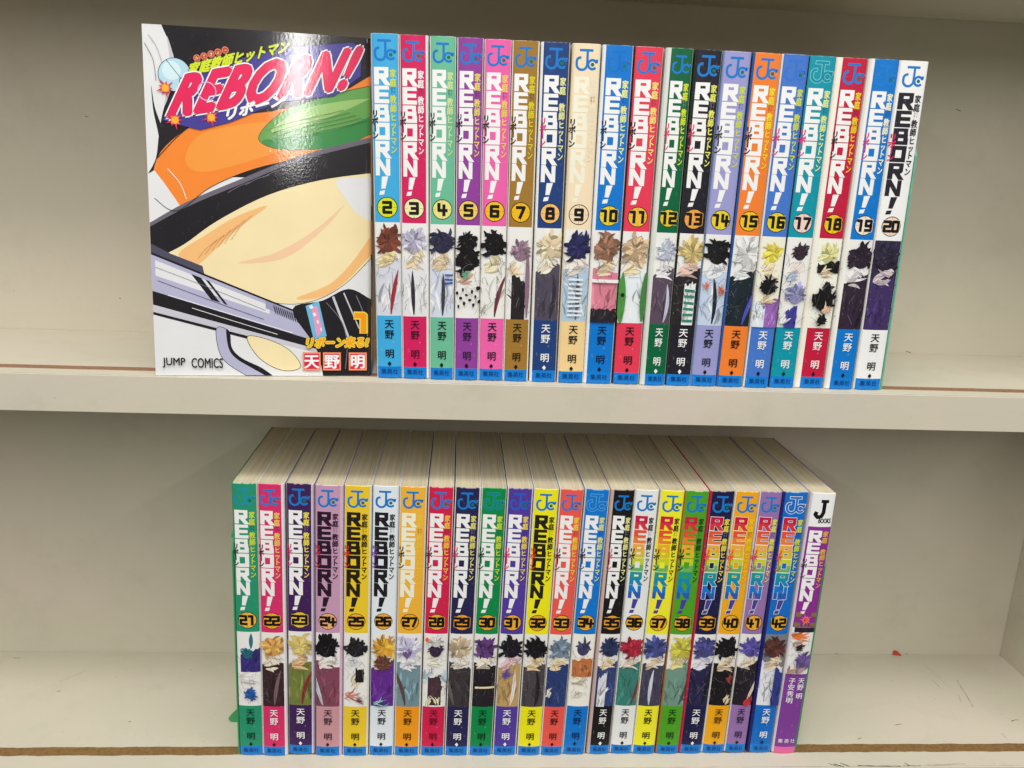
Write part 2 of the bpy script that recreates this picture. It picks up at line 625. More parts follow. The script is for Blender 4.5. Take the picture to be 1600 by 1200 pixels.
def logo(S, u, v, k, c, outline):
    def arc(cx, cy, r, a0, a1, n):
        return [(u + k * (cx + r * math.cos(math.radians(a0 + (a1 - a0) * j / n))), v + k * (cy + r * math.sin(math.radians(a0 + (a1 - a0) * j / n)))) for j in range(n + 1)]
    bar = [(u - 3.9 * k, v + 4.9 * k), (u + 3.1 * k, v + 4.9 * k)]
    hook = [(u + .2 * k, v + 4.3 * k), (u + .2 * k, v - 1.9 * k)] + arc(-2.5, -1.9, 2.7, -20, -180, 10) + [(u - 5.2 * k, v - 0.6 * k)] + arc(-3.4, -0.5, 1.8, 170, 75, 5)
    cee = [(u + 5.35 * k, v + .7 * k), (u + 5.2 * k, v - .55 * k)] + arc(2.95, -1.9, 2.2, 32, 322, 18)
    if outline:
        for s in (bar, hook, cee):
            S.next(); S.stroke(s, 1.9 * k, outline, ext=0.3)
        S.next()
    for s in (bar, hook, cee):
        S.next(); S.stroke(s, 1.25 * k, c)
    S.next()
    S.disc(u + 2.95 * k, v - 1.9 * k, 0.98 * k, DOT if not outline else c, 16)

def picture(S, art, x0, x1, seed):
    """abstract brushwork in the colours of each spine's picture (a plain stand-in for the printed artwork)"""
    rnd = random.Random(seed)
    clip = (x0, x1, V_ART0, V_ART1)
    W, Ht = x1 - x0, V_ART1 - V_ART0
    def pt(a, b): return (x0 + a * W, V_ART0 + b * Ht)
    def shade(c, f): return tuple(max(0, min(245, int(x * f))) for x in c)
    def leaf(cx, cy, ang, ln, wd, c, bend=0.0):
        n = 7
        L, R = [], []
        for j in range(n + 1):
            t = j / n
            a = ang + bend * (t - .3)
            px, py = cx + ln * t * math.cos(a), cy + ln * t * math.sin(a)
            hw = wd * (math.sin(math.pi * min(1, t * 0.92 + .06)) ** .8) * .5
            nx, ny = -math.sin(a), math.cos(a)
            L.append((px + nx * hw, py + ny * hw)); R.append((px - nx * hw, py - ny * hw))
        S.next()
        for j in range(n):
            S.convex([R[j], R[j + 1], L[j + 1], L[j]], c, clip)
    def inkline(cx, cy, ang, ln, bend, c, w=.16):
        pts = []
        for j in range(7):
            a = ang + bend * j / 6
            pts.append((cx, cy)); cx += ln / 6 * math.cos(a); cy += ln / 6 * math.sin(a)
        S.next(); S.stroke(pts, w, c, clip)
    S.rect(x0, x1, V_ART0, V_ART1, art.get('bg', PAPER))
    for it in art['items']:
        k = it[0]
        if k == 'mass':                      # (mass, v0, v1, colour, u0, u1, slant)
            _, v0, v1, c, a0, a1, sl = it
            S.next()
            n = 9
            top = []
            for j in range(n + 1):
                t = j / n
                top.append(pt(a0 + (a1 - a0) * t, v1 + sl * (t - .5) + rnd.uniform(-.022, .022)))
            for j in range(n):
                a, b = top[j], top[j + 1]
                fl = a0 + (a1 - a0) * j / n, a0 + (a1 - a0) * (j + 1) / n
                S.convex([pt(fl[0], v0), pt(fl[1], v0), b, a], c, clip)
            for q in range(9):
                p = pt(rnd.uniform(a0, a1), rnd.uniform(v0, v0 + (v1 - v0) * .5))
                leaf(p[0], p[1], rnd.uniform(1.1, 2.0), rnd.uniform(.2, .42) * (v1 - v0) * Ht, rnd.uniform(.05, .13) * W, shade(c, rnd.choice((.72, .84, 1.16, 1.3))), rnd.uniform(-.5, .5))
            for q in range(4):
                p = pt(rnd.uniform(a0, a1), rnd.uniform(v0, v1 - .1))
                inkline(p[0], p[1], rnd.uniform(.9, 2.2), rnd.uniform(3, 8), rnd.uniform(-1, 1), shade(c, .35))
        elif k == 'tuft':                    # (tuft, centre u, centre v, radius, colour, direction spread)
            _, cu_, cv_, r, c, spread = it
            cx, cy = pt(cu_, cv_)
            S.next()
            S.disc(cx, cy + r * W * .12, r * W * .70, shade(c, .92), 20, clip, r * W * .82)
            n = 34
            for q in range(n):
                a = math.pi / 2 + spread * (q / (n - 1) - .5) * 2 + rnd.uniform(-.25, .25)
                f = rnd.choice((.7, .84, .92, 1, 1, 1.08, 1.22))
                st = r * W * rnd.uniform(.0, .55)
                leaf(cx + math.cos(a) * st, cy + r * W * .1 + math.sin(a) * st * 1.35, a + rnd.uniform(-.5, .5), r * W * rnd.uniform(.45, .75), r * W * rnd.uniform(.16, .34), shade(c, f), rnd.uniform(-.9, .9))
            for q in range(7):
                a = math.pi / 2 + rnd.uniform(-spread, spread)
                inkline(cx + math.cos(a) * r * W * .3, cy + math.sin(a) * r * W * .3, a, r * W * rnd.uniform(.4, .75), rnd.uniform(-.9, .9), shade(c, .42), .13)
        elif k == 'wash':                    # (wash, u, v, length, width, angle, colour)
            _, cu_, cv_, ln, wd, an, c = it
            p = pt(cu_, cv_)
            for q in range(9):
                st = rnd.uniform(-.35, .35) * wd * W
                leaf(p[0] - math.sin(an) * st + rnd.uniform(-.06, .06) * W, p[1] + math.cos(an) * st + rnd.uniform(-.03, .03) * Ht, an + rnd.uniform(-.5, .5), ln * W * rnd.uniform(.5, .95), wd * W * rnd.uniform(.28, .5), shade(c, rnd.choice((.82, .92, 1, 1, 1.05))), rnd.uniform(-.6, .6))
            for q in range(4):
                inkline(p[0] + rnd.uniform(-.2, .2) * W, p[1] + rnd.uniform(-.05, .05) * Ht, an + rnd.uniform(-.7, .7), ln * W * rnd.uniform(.3, .8), rnd.uniform(-1, 1), (70, 58, 60), .12)
        elif k == 'stem':                    # (stem, u, v, length, width, angle, colour): one long blade
            _, cu_, cv_, ln, wd, an, c = it
            p = pt(cu_, cv_)
            leaf(p[0], p[1], an, ln * W * .85, wd * W, c, rnd.uniform(-.3, .3))
            inkline(p[0], p[1], an, ln * W * .8, .2, shade(c, .5))
        elif k == 'bars':                    # (bars, v0, v1, n, colour, u0, u1)
            _, v0, v1, nb, c, a0, a1 = it
            S.next()
            for q in range(nb):
                b = v0 + (v1 - v0) * q / nb
                t = (v1 - v0) / nb * .45
                j = rnd.uniform(-.01, .01)
                S.convex([pt(a0, b), pt(a1, b + j), pt(a1, b + t + j), pt(a0, b + t)], c, clip)
        elif k == 'tie':                     # (tie, u, v0, v1, width, colour): one slim stroke
            _, cu_, v0, v1, wd, c = it
            p, q = pt(cu_, v0), pt(cu_, v1)
            leaf(p[0], p[1], math.pi / 2, q[1] - p[1], wd * W, c, rnd.uniform(-.15, .15))
        elif k == 'dots':                    # (dots, v0, v1, n, colour, r)
            _, v0, v1, nb, c, r = it
            S.next()
            for q in range(nb):
                p = pt((q * .618 + .13) % 1.0, v0 + (v1 - v0) * (q + .5) / nb)
                S.disc(p[0], p[1], r * W * rnd.uniform(.6, 1.1), c, 10, clip, r * W * rnd.uniform(.8, 1.5))
    for q in range(22):
        p = pt(rnd.uniform(.02, .98), rnd.uniform(.03, .72))
        inkline(p[0], p[1], rnd.gauss(1.57, .6), rnd.uniform(2, 7), rnd.uniform(-1.2, 1.2), rnd.choice(((60, 54, 62), (96, 88, 96), (130, 124, 132))), rnd.uniform(.09, .17))

def std_art(a, b, m, acc=None, extra=(), bg=PAPER, top=.79):
    """usual arrangement: leafy strokes in colour a on top, pale wash m, dense mass b below, one accent"""
    off = ((a[0] * 7 + b[1] * 3) % 17 - 8) / 100
    it = [('mass', 0, .58, b, -.02, 1.02, off * 1.6), ('wash', .16, .55, .8, .34, .5, m), ('wash', .80, .62, .6, .26, 2.6, m),
          ('tuft', .5 + off, top, .57, a, 2.4)]
    if acc:
        it.insert(1, ('stem', .5 + off * 3, .02, 2.2, .17, 1.57 - off * 4, acc))
    return dict(bg=bg, items=it + list(extra))

SKIN = (236, 214, 176)
def spec(panel, sub, ribo, badge, author, art, title=WHITE, lw=.035, rw=.03, left=PAPER, right=(226, 222, 212), logo_c=LOGO, outline=None, pan2=None, words=''):
    return dict(panel=panel, sub=sub, ribo=ribo, badge=badge, author=author, art=art, title=title, lw=lw, rw=rw, left=left, right=right,
                logo=logo_c, outline=outline, pan2=pan2 or panel, words=words)

YG, YE, PY, PK = (204, 218, 60), (236, 206, 70), (228, 228, 150), (212, 50, 108)
OR = (242, 172, 46)
K = BLACK
BOOKS = {
 2: spec((62, 168, 220), YG, K, (216, 222, 30), K, std_art((122, 66, 50), (208, 212, 222), (236, 218, 160), (160, 50, 55)), words='sky blue'),
 3: spec((208, 30, 92), (240, 232, 236), K, (240, 230, 172), (60, 14, 34), std_art((190, 186, 210), (222, 222, 226), SKIN, (52, 44, 58)), rw=.09, right=PAPER, words='crimson pink'),
 4: spec((104, 184, 150), (206, 222, 150), K, (230, 222, 132), K, std_art((48, 48, 74), (206, 214, 228), SKIN, (62, 62, 70), [('bars', .36, .50, 3, (50, 92, 170), .62, .95)]), words='sage green'),
 5: spec((142, 62, 152), (226, 212, 92), K, (236, 202, 92), (46, 22, 56), dict(bg=PAPER, items=[('wash', .1, .42, .9, .5, .3, (240, 200, 170)), ('tuft', .5, .62, .62, (22, 18, 20), 2.6), ('tuft', .5, .80, .45, (22, 18, 20), 2.2), ('wash', .3, .46, .35, .16, .6, (96, 160, 132)), ('dots', .12, .34, 12, (26, 22, 24), .07)]), words='purple'),
 6: spec((232, 96, 168), (232, 204, 90), K, (238, 188, 30), K, std_art((22, 18, 22), (230, 230, 224), (232, 218, 180), (108, 52, 64)), words='bright pink'),
 7: spec((156, 116, 46), (216, 204, 30), K, (236, 184, 20), K, dict(bg=PAPER, items=[('mass', 0, .46, (38, 34, 36), .2, .8, -.1), ('wash', .1, .5, .7, .3, .7, SKIN), ('tuft', .55, .72, .46, (150, 122, 140), 1.8), ('tie', .88, .02, .8, .2, (138, 108, 128))]), words='ochre brown', rw=.06),
 8: spec((30, 62, 120), PY, (206, 50, 108), (242, 188, 112), (240, 240, 240), std_art((226, 206, 170), (78, 72, 88), (238, 226, 206), (52, 48, 60)), lw=.085, words='navy blue'),
 9: spec((246, 218, 184), (246, 226, 200), K, (246, 214, 178), K, std_art((38, 40, 84), (176, 198, 218), (238, 224, 214), (120, 112, 132), [('bars', .06, .5, 9, (224, 232, 238), .22, .78)]), title=(248, 234, 214), left=(244, 222, 196), pan2=(240, 206, 146), words='pale peach'),
 10: spec((4, 116, 204), (234, 236, 140), (20, 24, 40), (230, 202, 50), (10, 24, 60), std_art((146, 106, 84), (214, 126, 146), SKIN, None, [('mass', 0, .14, (40, 34, 40), 0, 1, 0), ('bars', .44, .52, 1, (238, 236, 234), 0, 1)]), lw=.10, rw=.04, logo_c=(6, 108, 196), words='cobalt blue'),
 11: spec((224, 56, 84), (240, 222, 122), K, (236, 186, 60), K, std_art((190, 164, 132), (226, 234, 238), SKIN, None, [('tie', .10, 0, .56, .3, (74, 146, 66)), ('tie', .92, .02, .56, .24, (64, 128, 62)), ('dots', .28, .34, 1, (30, 30, 34), .07)]), left=(40, 30, 34), words='rose red'),
 12: spec((0, 96, 58), (214, 226, 42), (216, 62, 100), (226, 198, 30), (240, 240, 240), std_art((192, 198, 214), (88, 72, 88), (232, 232, 238), (196, 204, 222)), lw=.17, left=(214, 218, 212), words='dark green'),
 13: spec((30, 28, 40), (230, 230, 104), (216, 58, 104), (232, 162, 72), (242, 242, 242), std_art((194, 174, 116), (38, 34, 38), (232, 196, 182), None, [('mass', 0, .46, (226, 232, 228), .36, .82, .05), ('bars', .03, .44, 6, (52, 132, 112), .38, .8)]), left=(42, 60, 44), words='black'),
 14: spec((152, 152, 204), YG, K, (232, 204, 40), K, std_art((24, 24, 28), (192, 208, 228), (226, 232, 240), (36, 38, 54), [('wash', .82, .36, .4, .14, 1.6, (226, 120, 84)), ('wash', .16, .40, .3, .1, 1.4, (222, 122, 96))]), left=(122, 148, 190), words='lavender'),
 15: spec((248, 126, 46), (242, 220, 40), K, (238, 192, 30), K, std_art((214, 216, 214), (24, 38, 46), (226, 230, 228), (82, 84, 190)), left=(46, 92, 160), lw=.06, words='orange'),
 16: spec((66, 116, 200), YG, (196, 44, 120), (230, 206, 30), (242, 242, 242), dict(bg=(236, 234, 214), items=[('wash', .2, .62, .7, .28, .4, SKIN), ('tuft', .5, .80, .44, (228, 208, 82), 2.1), ('mass', 0, .30, (150, 102, 178), .35, 1.02, .1), ('mass', 0, .26, (214, 226, 236), -.02, .45, -.1), ('wash', .3, .28, .6, .26, .7, SKIN), ('tuft', .46, .44, .40, (22, 20, 24), 1.9)]), logo_c=(50, 112, 206), words='cornflower blue'),
 17: spec((0, 146, 166), (222, 232, 150), (212, 50, 132), (238, 206, 196), (242, 242, 242), dict(bg=PAPER, items=[('wash', .3, .64, .6, .26, .6, (232, 214, 208)), ('tuft', .55, .82, .36, (58, 44, 56), 2.0), ('wash', .2, .52, .6, .22, .9, (190, 206, 224)), ('mass', 0, .22, (62, 60, 146), .25, .7, .1), ('tuft', .58, .36, .44, (150, 150, 194), 2.0), ('wash', .1, .06, .4, .2, .9, (226, 230, 240))]), left=(30, 44, 70), logo_c=(0, 138, 160), outline=(120, 206, 216), words='teal'),
 18: spec((190, 22, 60), (248, 204, 30), K, (238, 194, 0), (242, 242, 242), dict(bg=(240, 238, 224), items=[('tuft', .5, .80, .44, (214, 210, 146), 2.0), ('mass', .62, .74, (24, 22, 22), .08, .98, .03), ('wash', .25, .60, .6, .2, .4, SKIN), ('tuft', .55, .46, .2, (26, 24, 26), 2.6), ('tuft', .5, .30, .55, (22, 20, 24), 2.2), ('wash', .5, .22, .5, .2, .5, (232, 190, 160)), ('tuft', .5, .09, .24, (24, 22, 26), 2.8)]), lw=.18, left=(236, 232, 220), words='dark crimson'),
 19: spec((4, 116, 200), (240, 240, 206), (206, 40, 130), (240, 222, 206), (242, 242, 242), std_art((46, 34, 48), (48, 34, 54), (238, 234, 236), (28, 24, 40)), lw=.14, left=(236, 234, 226), logo_c=(14, 120, 208), words='bright blue'),
 20: spec((238, 238, 236), (40, 34, 44), (206, 40, 96), (240, 212, 184), K, std_art((42, 36, 58), (62, 46, 96), (220, 206, 214), None, bg=(48, 38, 66)), title=(36, 30, 42), rw=.05, right=(236, 238, 236), words='white'),
 21: spec((36, 144, 108), YG, K, (242, 182, 62), (8, 46, 36), dict(bg=PAPER, items=[('tie', .62, .78, .98, .18, (36, 112, 130)), ('mass', .46, .74, (52, 44, 116), .14, 1.0, .12), ('tuft', .45, .70, .30, (30, 112, 130), 1.6), ('wash', .12, .38, .8, .4, .2, (238, 232, 228)), ('tuft', .55, .16, .30, (40, 92, 166), 2.8)]), left=(24, 140, 62), logo_c=(30, 140, 170), words='sea green'),
 22: spec((212, 46, 104), (240, 202, 90), K, OR, (242, 236, 238), std_art((224, 168, 92), (56, 36, 40), (240, 226, 206), (120, 96, 98)), rw=.10, right=(232, 228, 230), words='raspberry pink'),
 23: spec((62, 30, 84), (238, 222, 80), PK, (236, 198, 52), (242, 240, 242), std_art((218, 194, 116), (114, 124, 58), (230, 190, 140), (128, 48, 48)), rw=.10, right=(214, 206, 222), left=(170, 160, 180), words='deep purple'),
 24: spec((194, 150, 180), (40, 18, 38), (188, 36, 62), (238, 174, 114), (50, 26, 36), std_art((22, 18, 22), (128, 68, 88), (238, 224, 218), (206, 206, 212)), title=(40, 18, 38), pan2=(200, 146, 154), rw=.10, right=(212, 182, 200), left=(150, 120, 140), words='dusty mauve'),
 25: spec((232, 198, 42), (30, 24, 20), (204, 48, 40), (238, 180, 46), (30, 24, 20), dict(bg=PAPER, items=[('wash', .4, .30, .7, .3, 1.3, SKIN), ('wash', .1, .14, .8, .16, .1, (214, 130, 110)), ('mass', .34, .52, (30, 28, 30), .5, .85, 0), ('tuft', .5, .78, .50, (34, 32, 36), 2.3), ('wash', .3, .62, .4, .16, .3, (214, 216, 226)), ('wash', .55, .1, .4, .1, .1, (120, 60, 54))]), title=(30, 24, 20), rw=.07, words='mustard yellow'),
 26: spec((222, 230, 236), K, (110, 60, 150), OR, K, std_art((232, 172, 62), (98, 42, 140), (238, 212, 180), None, [('tuft', .5, .58, .40, (112, 70, 56), 1.9), ('wash', .2, .03, .7, .12, .1, (150, 206, 196))]), title=(28, 24, 30), left=(200, 208, 216), rw=.06, right=(206, 212, 218), words='white'),
 27: spec((248, 178, 56), (248, 196, 62), K, (246, 172, 30), (60, 36, 10), std_art((202, 198, 228), (112, 142, 152), (232, 230, 236), (96, 70, 70), [('wash', .5, .7, .4, .16, 2.0, (122, 86, 160))]), title=(246, 236, 214), pan2=(250, 152, 20), rw=.05, words='amber orange'),
 28: spec((206, 30, 74), (240, 196, 60), K, (242, 172, 44), (100, 10, 34), dict(bg=PAPER, items=[('mass', .02, .42, (70, 48, 56), .2, .8, 0), ('wash', .25, .04, .5, .18, 1.4, (240, 230, 190)), ('wash', .62, .04, .5, .18, 1.6, (240, 230, 190)), ('wash', .02, .36, .6, .22, 1.5, (190, 212, 224)), ('wash', .96, .36, .6, .22, 1.6, (190, 212, 224)), ('wash', .2, .62, .7, .28, .2, (242, 230, 206)), ('tuft', .5, .76, .36, (60, 42, 70), 1.5), ('tuft', .5, .90, .34, (222, 216, 216), 2.2), ('dots', .91, .95, 1, (232, 100, 46), .11)]), words='scarlet'),
 29: spec((36, 34, 78), (222, 214, 110), PK, (240, 156, 52), (242, 242, 242), std_art((194, 174, 146), (58, 52, 54), (238, 228, 214), (100, 94, 94)), rw=.07, words='midnight blue'),
 30: spec((0, 134, 70), YG, K, (242, 172, 44), (6, 50, 22), std_art((98, 62, 124), (34, 28, 34), (240, 226, 208), None, [('bars', .26, .32, 1, SKIN, .1, .95)]), logo_c=(10, 130, 130), outline=(40, 150, 140), words='emerald green'),
 31: spec((80, 56, 154), YE, PK, OR, (242, 242, 242), std_art((28, 26, 36), (188, 154, 98), (240, 196, 204), (232, 226, 220), [('wash', .2, .44, .6, .2, .5, (100, 80, 170))]), logo_c=(40, 90, 190), rw=.05, words='violet'),
 32: spec((236, 228, 20), (34, 30, 20), (216, 60, 40), (246, 172, 42), (34, 30, 20), std_art((22, 20, 24), (72, 66, 72), (240, 214, 170), (34, 30, 34)), title=(30, 28, 22), words='lemon yellow'),
 33: spec((232, 86, 76), (246, 206, 60), K, (246, 172, 52), (70, 20, 20), std_art((124, 142, 162), (40, 60, 112), (238, 214, 172), None, [('wash', .1, .16, .5, .2, 1.3, (236, 226, 216))]), words='coral'),
 34: spec((10, 116, 204), (222, 224, 130), K, (246, 172, 42), (6, 38, 84), dict(bg=(240, 234, 224), items=[('tuft', .5, .78, .40, (72, 66, 110), 1.3), ('tie', .55, .8, .98, .12, (60, 60, 80)), ('mass', .42, .66, (190, 114, 64), .06, .98, 0), ('wash', .12, .36, .8, .34, .2, (242, 226, 200)), ('wash', .3, .14, .5, .3, 1.2, (244, 232, 214))]), logo_c=(12, 116, 204), outline=(96, 176, 226), rw=.05, words='azure blue'),
 35: spec((22, 20, 22), PY, (216, 70, 84), (246, 164, 42), (242, 242, 242), std_art((44, 54, 92), (52, 66, 120), (238, 210, 176), None, [('mass', 0, .44, (214, 216, 224), .1, .5, .1)]), lw=.13, left=(196, 170, 164), words='jet black'),
 36: spec((228, 230, 230), K, K, (246, 172, 42), K, std_art((170, 42, 62), (56, 124, 112), (238, 216, 200), (120, 60, 70)), title='rainbow', rw=.05, words='white'),
 37: spec((242, 232, 42), K, K, (244, 176, 40), K, std_art((74, 84, 146), (66, 62, 84), (240, 220, 190), (206, 210, 220)), title='rainbow', left=(232, 230, 200), words='bright yellow'),
 38: spec((76, 158, 32), (24, 60, 24), K, (244, 176, 36), (20, 60, 20), std_art((206, 196, 74), (112, 148, 132), (238, 222, 160), (70, 84, 80)), title='rainbow', left=(180, 120, 50), words='grass green'),
 39: spec((26, 26, 68), (240, 216, 60), (220, 60, 60), (246, 172, 42), (242, 242, 242), std_art((74, 74, 136), (38, 36, 72), (228, 226, 238), (24, 24, 36)), title='rainbow', outline=WHITE, left=(190, 34, 60), lw=.08, words='dark navy'),
 40: spec((252, 168, 22), (250, 204, 30), (226, 80, 40), (246, 176, 40), (80, 44, 8), std_art((26, 22, 26), (24, 20, 24), (238, 216, 184), None, [('wash', .75, .34, .5, .2, 1.5, (150, 62, 60)), ('wash', .7, .06, .4, .2, 1.1, SKIN)]), title='rainbow', outline=(255, 240, 200), words='tangerine orange'),
 41: spec((148, 112, 170), (226, 226, 90), (206, 50, 70), (246, 172, 42), (44, 26, 60), std_art((92, 82, 164), (34, 28, 36), (240, 218, 200), (226, 206, 190), [('wash', .62, .02, .5, .3, 1.1, (206, 50, 66))]), title='rainbow', outline=WHITE, words='lilac'),
 42: spec((16, 106, 194), YG, (206, 60, 60), (246, 180, 40), (242, 242, 242), std_art((92, 54, 48), (226, 228, 236), (240, 214, 184), None, [('mass', 0, .5, (48, 58, 134), .62, 1.02, -.1)], bg=(120, 124, 130)), title='rainbow', outline=WHITE, logo_c=(16, 106, 194), left=(30, 34, 110), lw=.09, words='royal blue'),
}
# number, centre x at the foot and at the top of the spine (mm), width (mm), y of the spine (mm)
UPPER = [
    (2, 8.45, 5.1, 13.85, -1.4),
    (3, 22.65, 19.5, 14.45, -1.4),
    (4, 36.6, 34.0, 13.1, -2.2),
    (5, 50.15, 47.7, 13.15, -2.2),
    (6, 63.65, 61.55, 13.6, -1.0),
    (7, 77.4, 75.65, 13.65, -1.6),
    (8, 92.4, 90.5, 14.7, -1.6),
    (9, 107.7, 106.25, 14.55, -2.9),
    (10, 122.9, 122.2, 16.0, -2.8),
    (11, 138.75, 137.95, 15.0, -2.7),
    (12, 153.75, 153.6, 14.05, -4.1),
    (13, 168.2, 168.7, 14.2, -3.4),
    (14, 182.6, 183.65, 14.75, -2.7),
    (15, 197.55, 199.3, 14.85, -2.7),
    (16, 212.8, 213.95, 14.05, -3.4),
    (17, 227.85, 228.6, 14.75, -1.2),
    (18, 244.15, 244.6, 16.95, 0.4),
    (19, 261.25, 261.45, 16.4, -1.6),
    (20, 278.05, 277.4, 16.05, -0.7),
]
LOWER = [
    (21, -73.75, -71.6, 14.15, -4.5),
    (22, -59.3, -56.9, 14.7, -5.7),
    (23, -43.85, -41.0, 15.55, -3.5),
    (24, -27.35, -24.7, 15.95, -5.9),
    (25, -11.3, -8.5, 15.3, -6.1),
    (26, 4.4, 7.0, 14.9, -5.6),
    (27, 19.9, 22.3, 15.3, -6.3),
    (28, 35.4, 37.85, 14.35, -6.4),
    (29, 50.45, 53.1, 14.65, -6.5),
    (30, 64.95, 67.75, 14.1, -6.6),
    (31, 79.95, 82.7, 14.45, -6.4),
    (32, 94.9, 97.5, 14.1, -6.8),
    (33, 108.9, 112.0, 13.6, -6.9),
    (34, 123.15, 126.95, 14.2, -5.8),
    (35, 138.3, 141.55, 14.35, -5.4),
    (36, 153.0, 155.8, 14.1, -4.9),
    (37, 167.05, 170.55, 14.3, -5.6),
    (38, 182.15, 184.85, 14.1, -5.7),
    (39, 196.8, 199.7, 14.8, -5.2),
    (40, 211.4, 214.65, 14.25, -4.7),
    (41, 225.7, 228.8, 13.7, -4.2),
    (42, 241.4, 243.25, 15.85, -4.3),
    (43, 257.15, 259.9, 14.95, -5.0),
]
Z_LOW = -0.23729

page_mat = page_material('x')

def page_block(parent, w, prof, us, depth, h, front):
    """the paper block with a front that follows the spine"""
    a = w / 2 - 0.45
    uu = [-a] + [u for u in us if -a < u < a] + [a]
    v, f = [], []
    n = len(uu)
    for z in (0.4, h):
        for u in uu:
            v.append((u / 1000, (prof(u) + front) / 1000, z / 1000))
    for z in (0.4, h):
        for u in uu:
            v.append((u / 1000, depth / 1000, z / 1000))
    F0, F1, B0, B1 = 0, n, 2 * n, 3 * n
    for k in range(n - 1):
        f.append((F0 + k, F0 + k + 1, F1 + k + 1, F1 + k))
        f.append((B0 + k + 1, B0 + k, B1 + k, B1 + k + 1))
        f.append((F1 + k, F1 + k + 1, B1 + k + 1, B1 + k))
        f.append((F0 + k + 1, F0 + k, B0 + k, B0 + k + 1))
    f.append((F0, F1, B1, B0))
    f.append((F0 + n - 1, B0 + n - 1, B1 + n - 1, F1 + n - 1))
    return link_mesh('page_block', v, f, [page_mat], parent=parent)

def jacket(parent, w, prof, depth, h, cl, cr):
    """front and back boards of the wrap-round cover"""
    V, F, M = [], [], []
    for s, mi in ((-1, 0), (1, 1)):
        x0, x1 = sorted((s * w / 2, s * (w / 2 - 0.4)))
        vv, ff = box_data(x0 / 1000, x1 / 1000, prof(w / 2) / 1000, (depth + .6) / 1000, 0, h / 1000)
        b = len(V)
        V += vv
        F += [tuple(i + b for i in q) for q in ff]
        M += [mi] * 6
    return link_mesh('cover', V, F, [ink(cl), ink(cr)], M, parent)

def spine_base(S, w, rows, cols_fn, worn=None):
    """the spine itself as a grid with rolled top and foot edges"""
    us = S.us
    vv = sorted(set([0, .3, .9] + rows + [HB - .9, HB - .3, HB]))
    base = len(S.v)
    def roll(v):
        d = min(v, HB - v)
        return (0.75 if d <= 0 else 0.22 if d <= .3 else 0.0), (1.4 if d <= 0 else .7 if d <= .3 else 0.0)
    for v in vv:
        r, nz = roll(v)
        for u in us:
            s = S.slope(u)
            S.v.append((u / 1000, (S.prof(u) + r) / 1000, v / 1000))
            nn = Vector((s, -1, nz * (1 if v > HB / 2 else -1))).normalized()
            S.n.append(tuple(nn))
    n = len(us)
    for i in range(len(vv) - 1):
        for k in range(n - 1):
            a = base + i * n + k
            S.f.append((a, a + 1, a + n + 1, a + n))
            um, vm = (us[k] + us[k + 1]) / 2, (vv[i] + vv[i + 1]) / 2
            c = cols_fn(um, vm)
            if worn and (vm > HB - .3 or vm < .3) and worn.random() < .55:
                c = tuple(int(.45 * a + .55 * b) for a, b in zip(c, (228, 222, 210)))
            S.fm.append(S.mi(c))

def star(S, u, v, n, r0, r1, c):
    pts = []
    for k in range(2 * n):
        r = (r1 * (1 if k % 4 else .72)) if k % 2 == 0 else r0
        a = math.pi * k / n
        pts.append((u + r * math.cos(a), v + r * math.sin(a)))
    S.poly(pts, c)

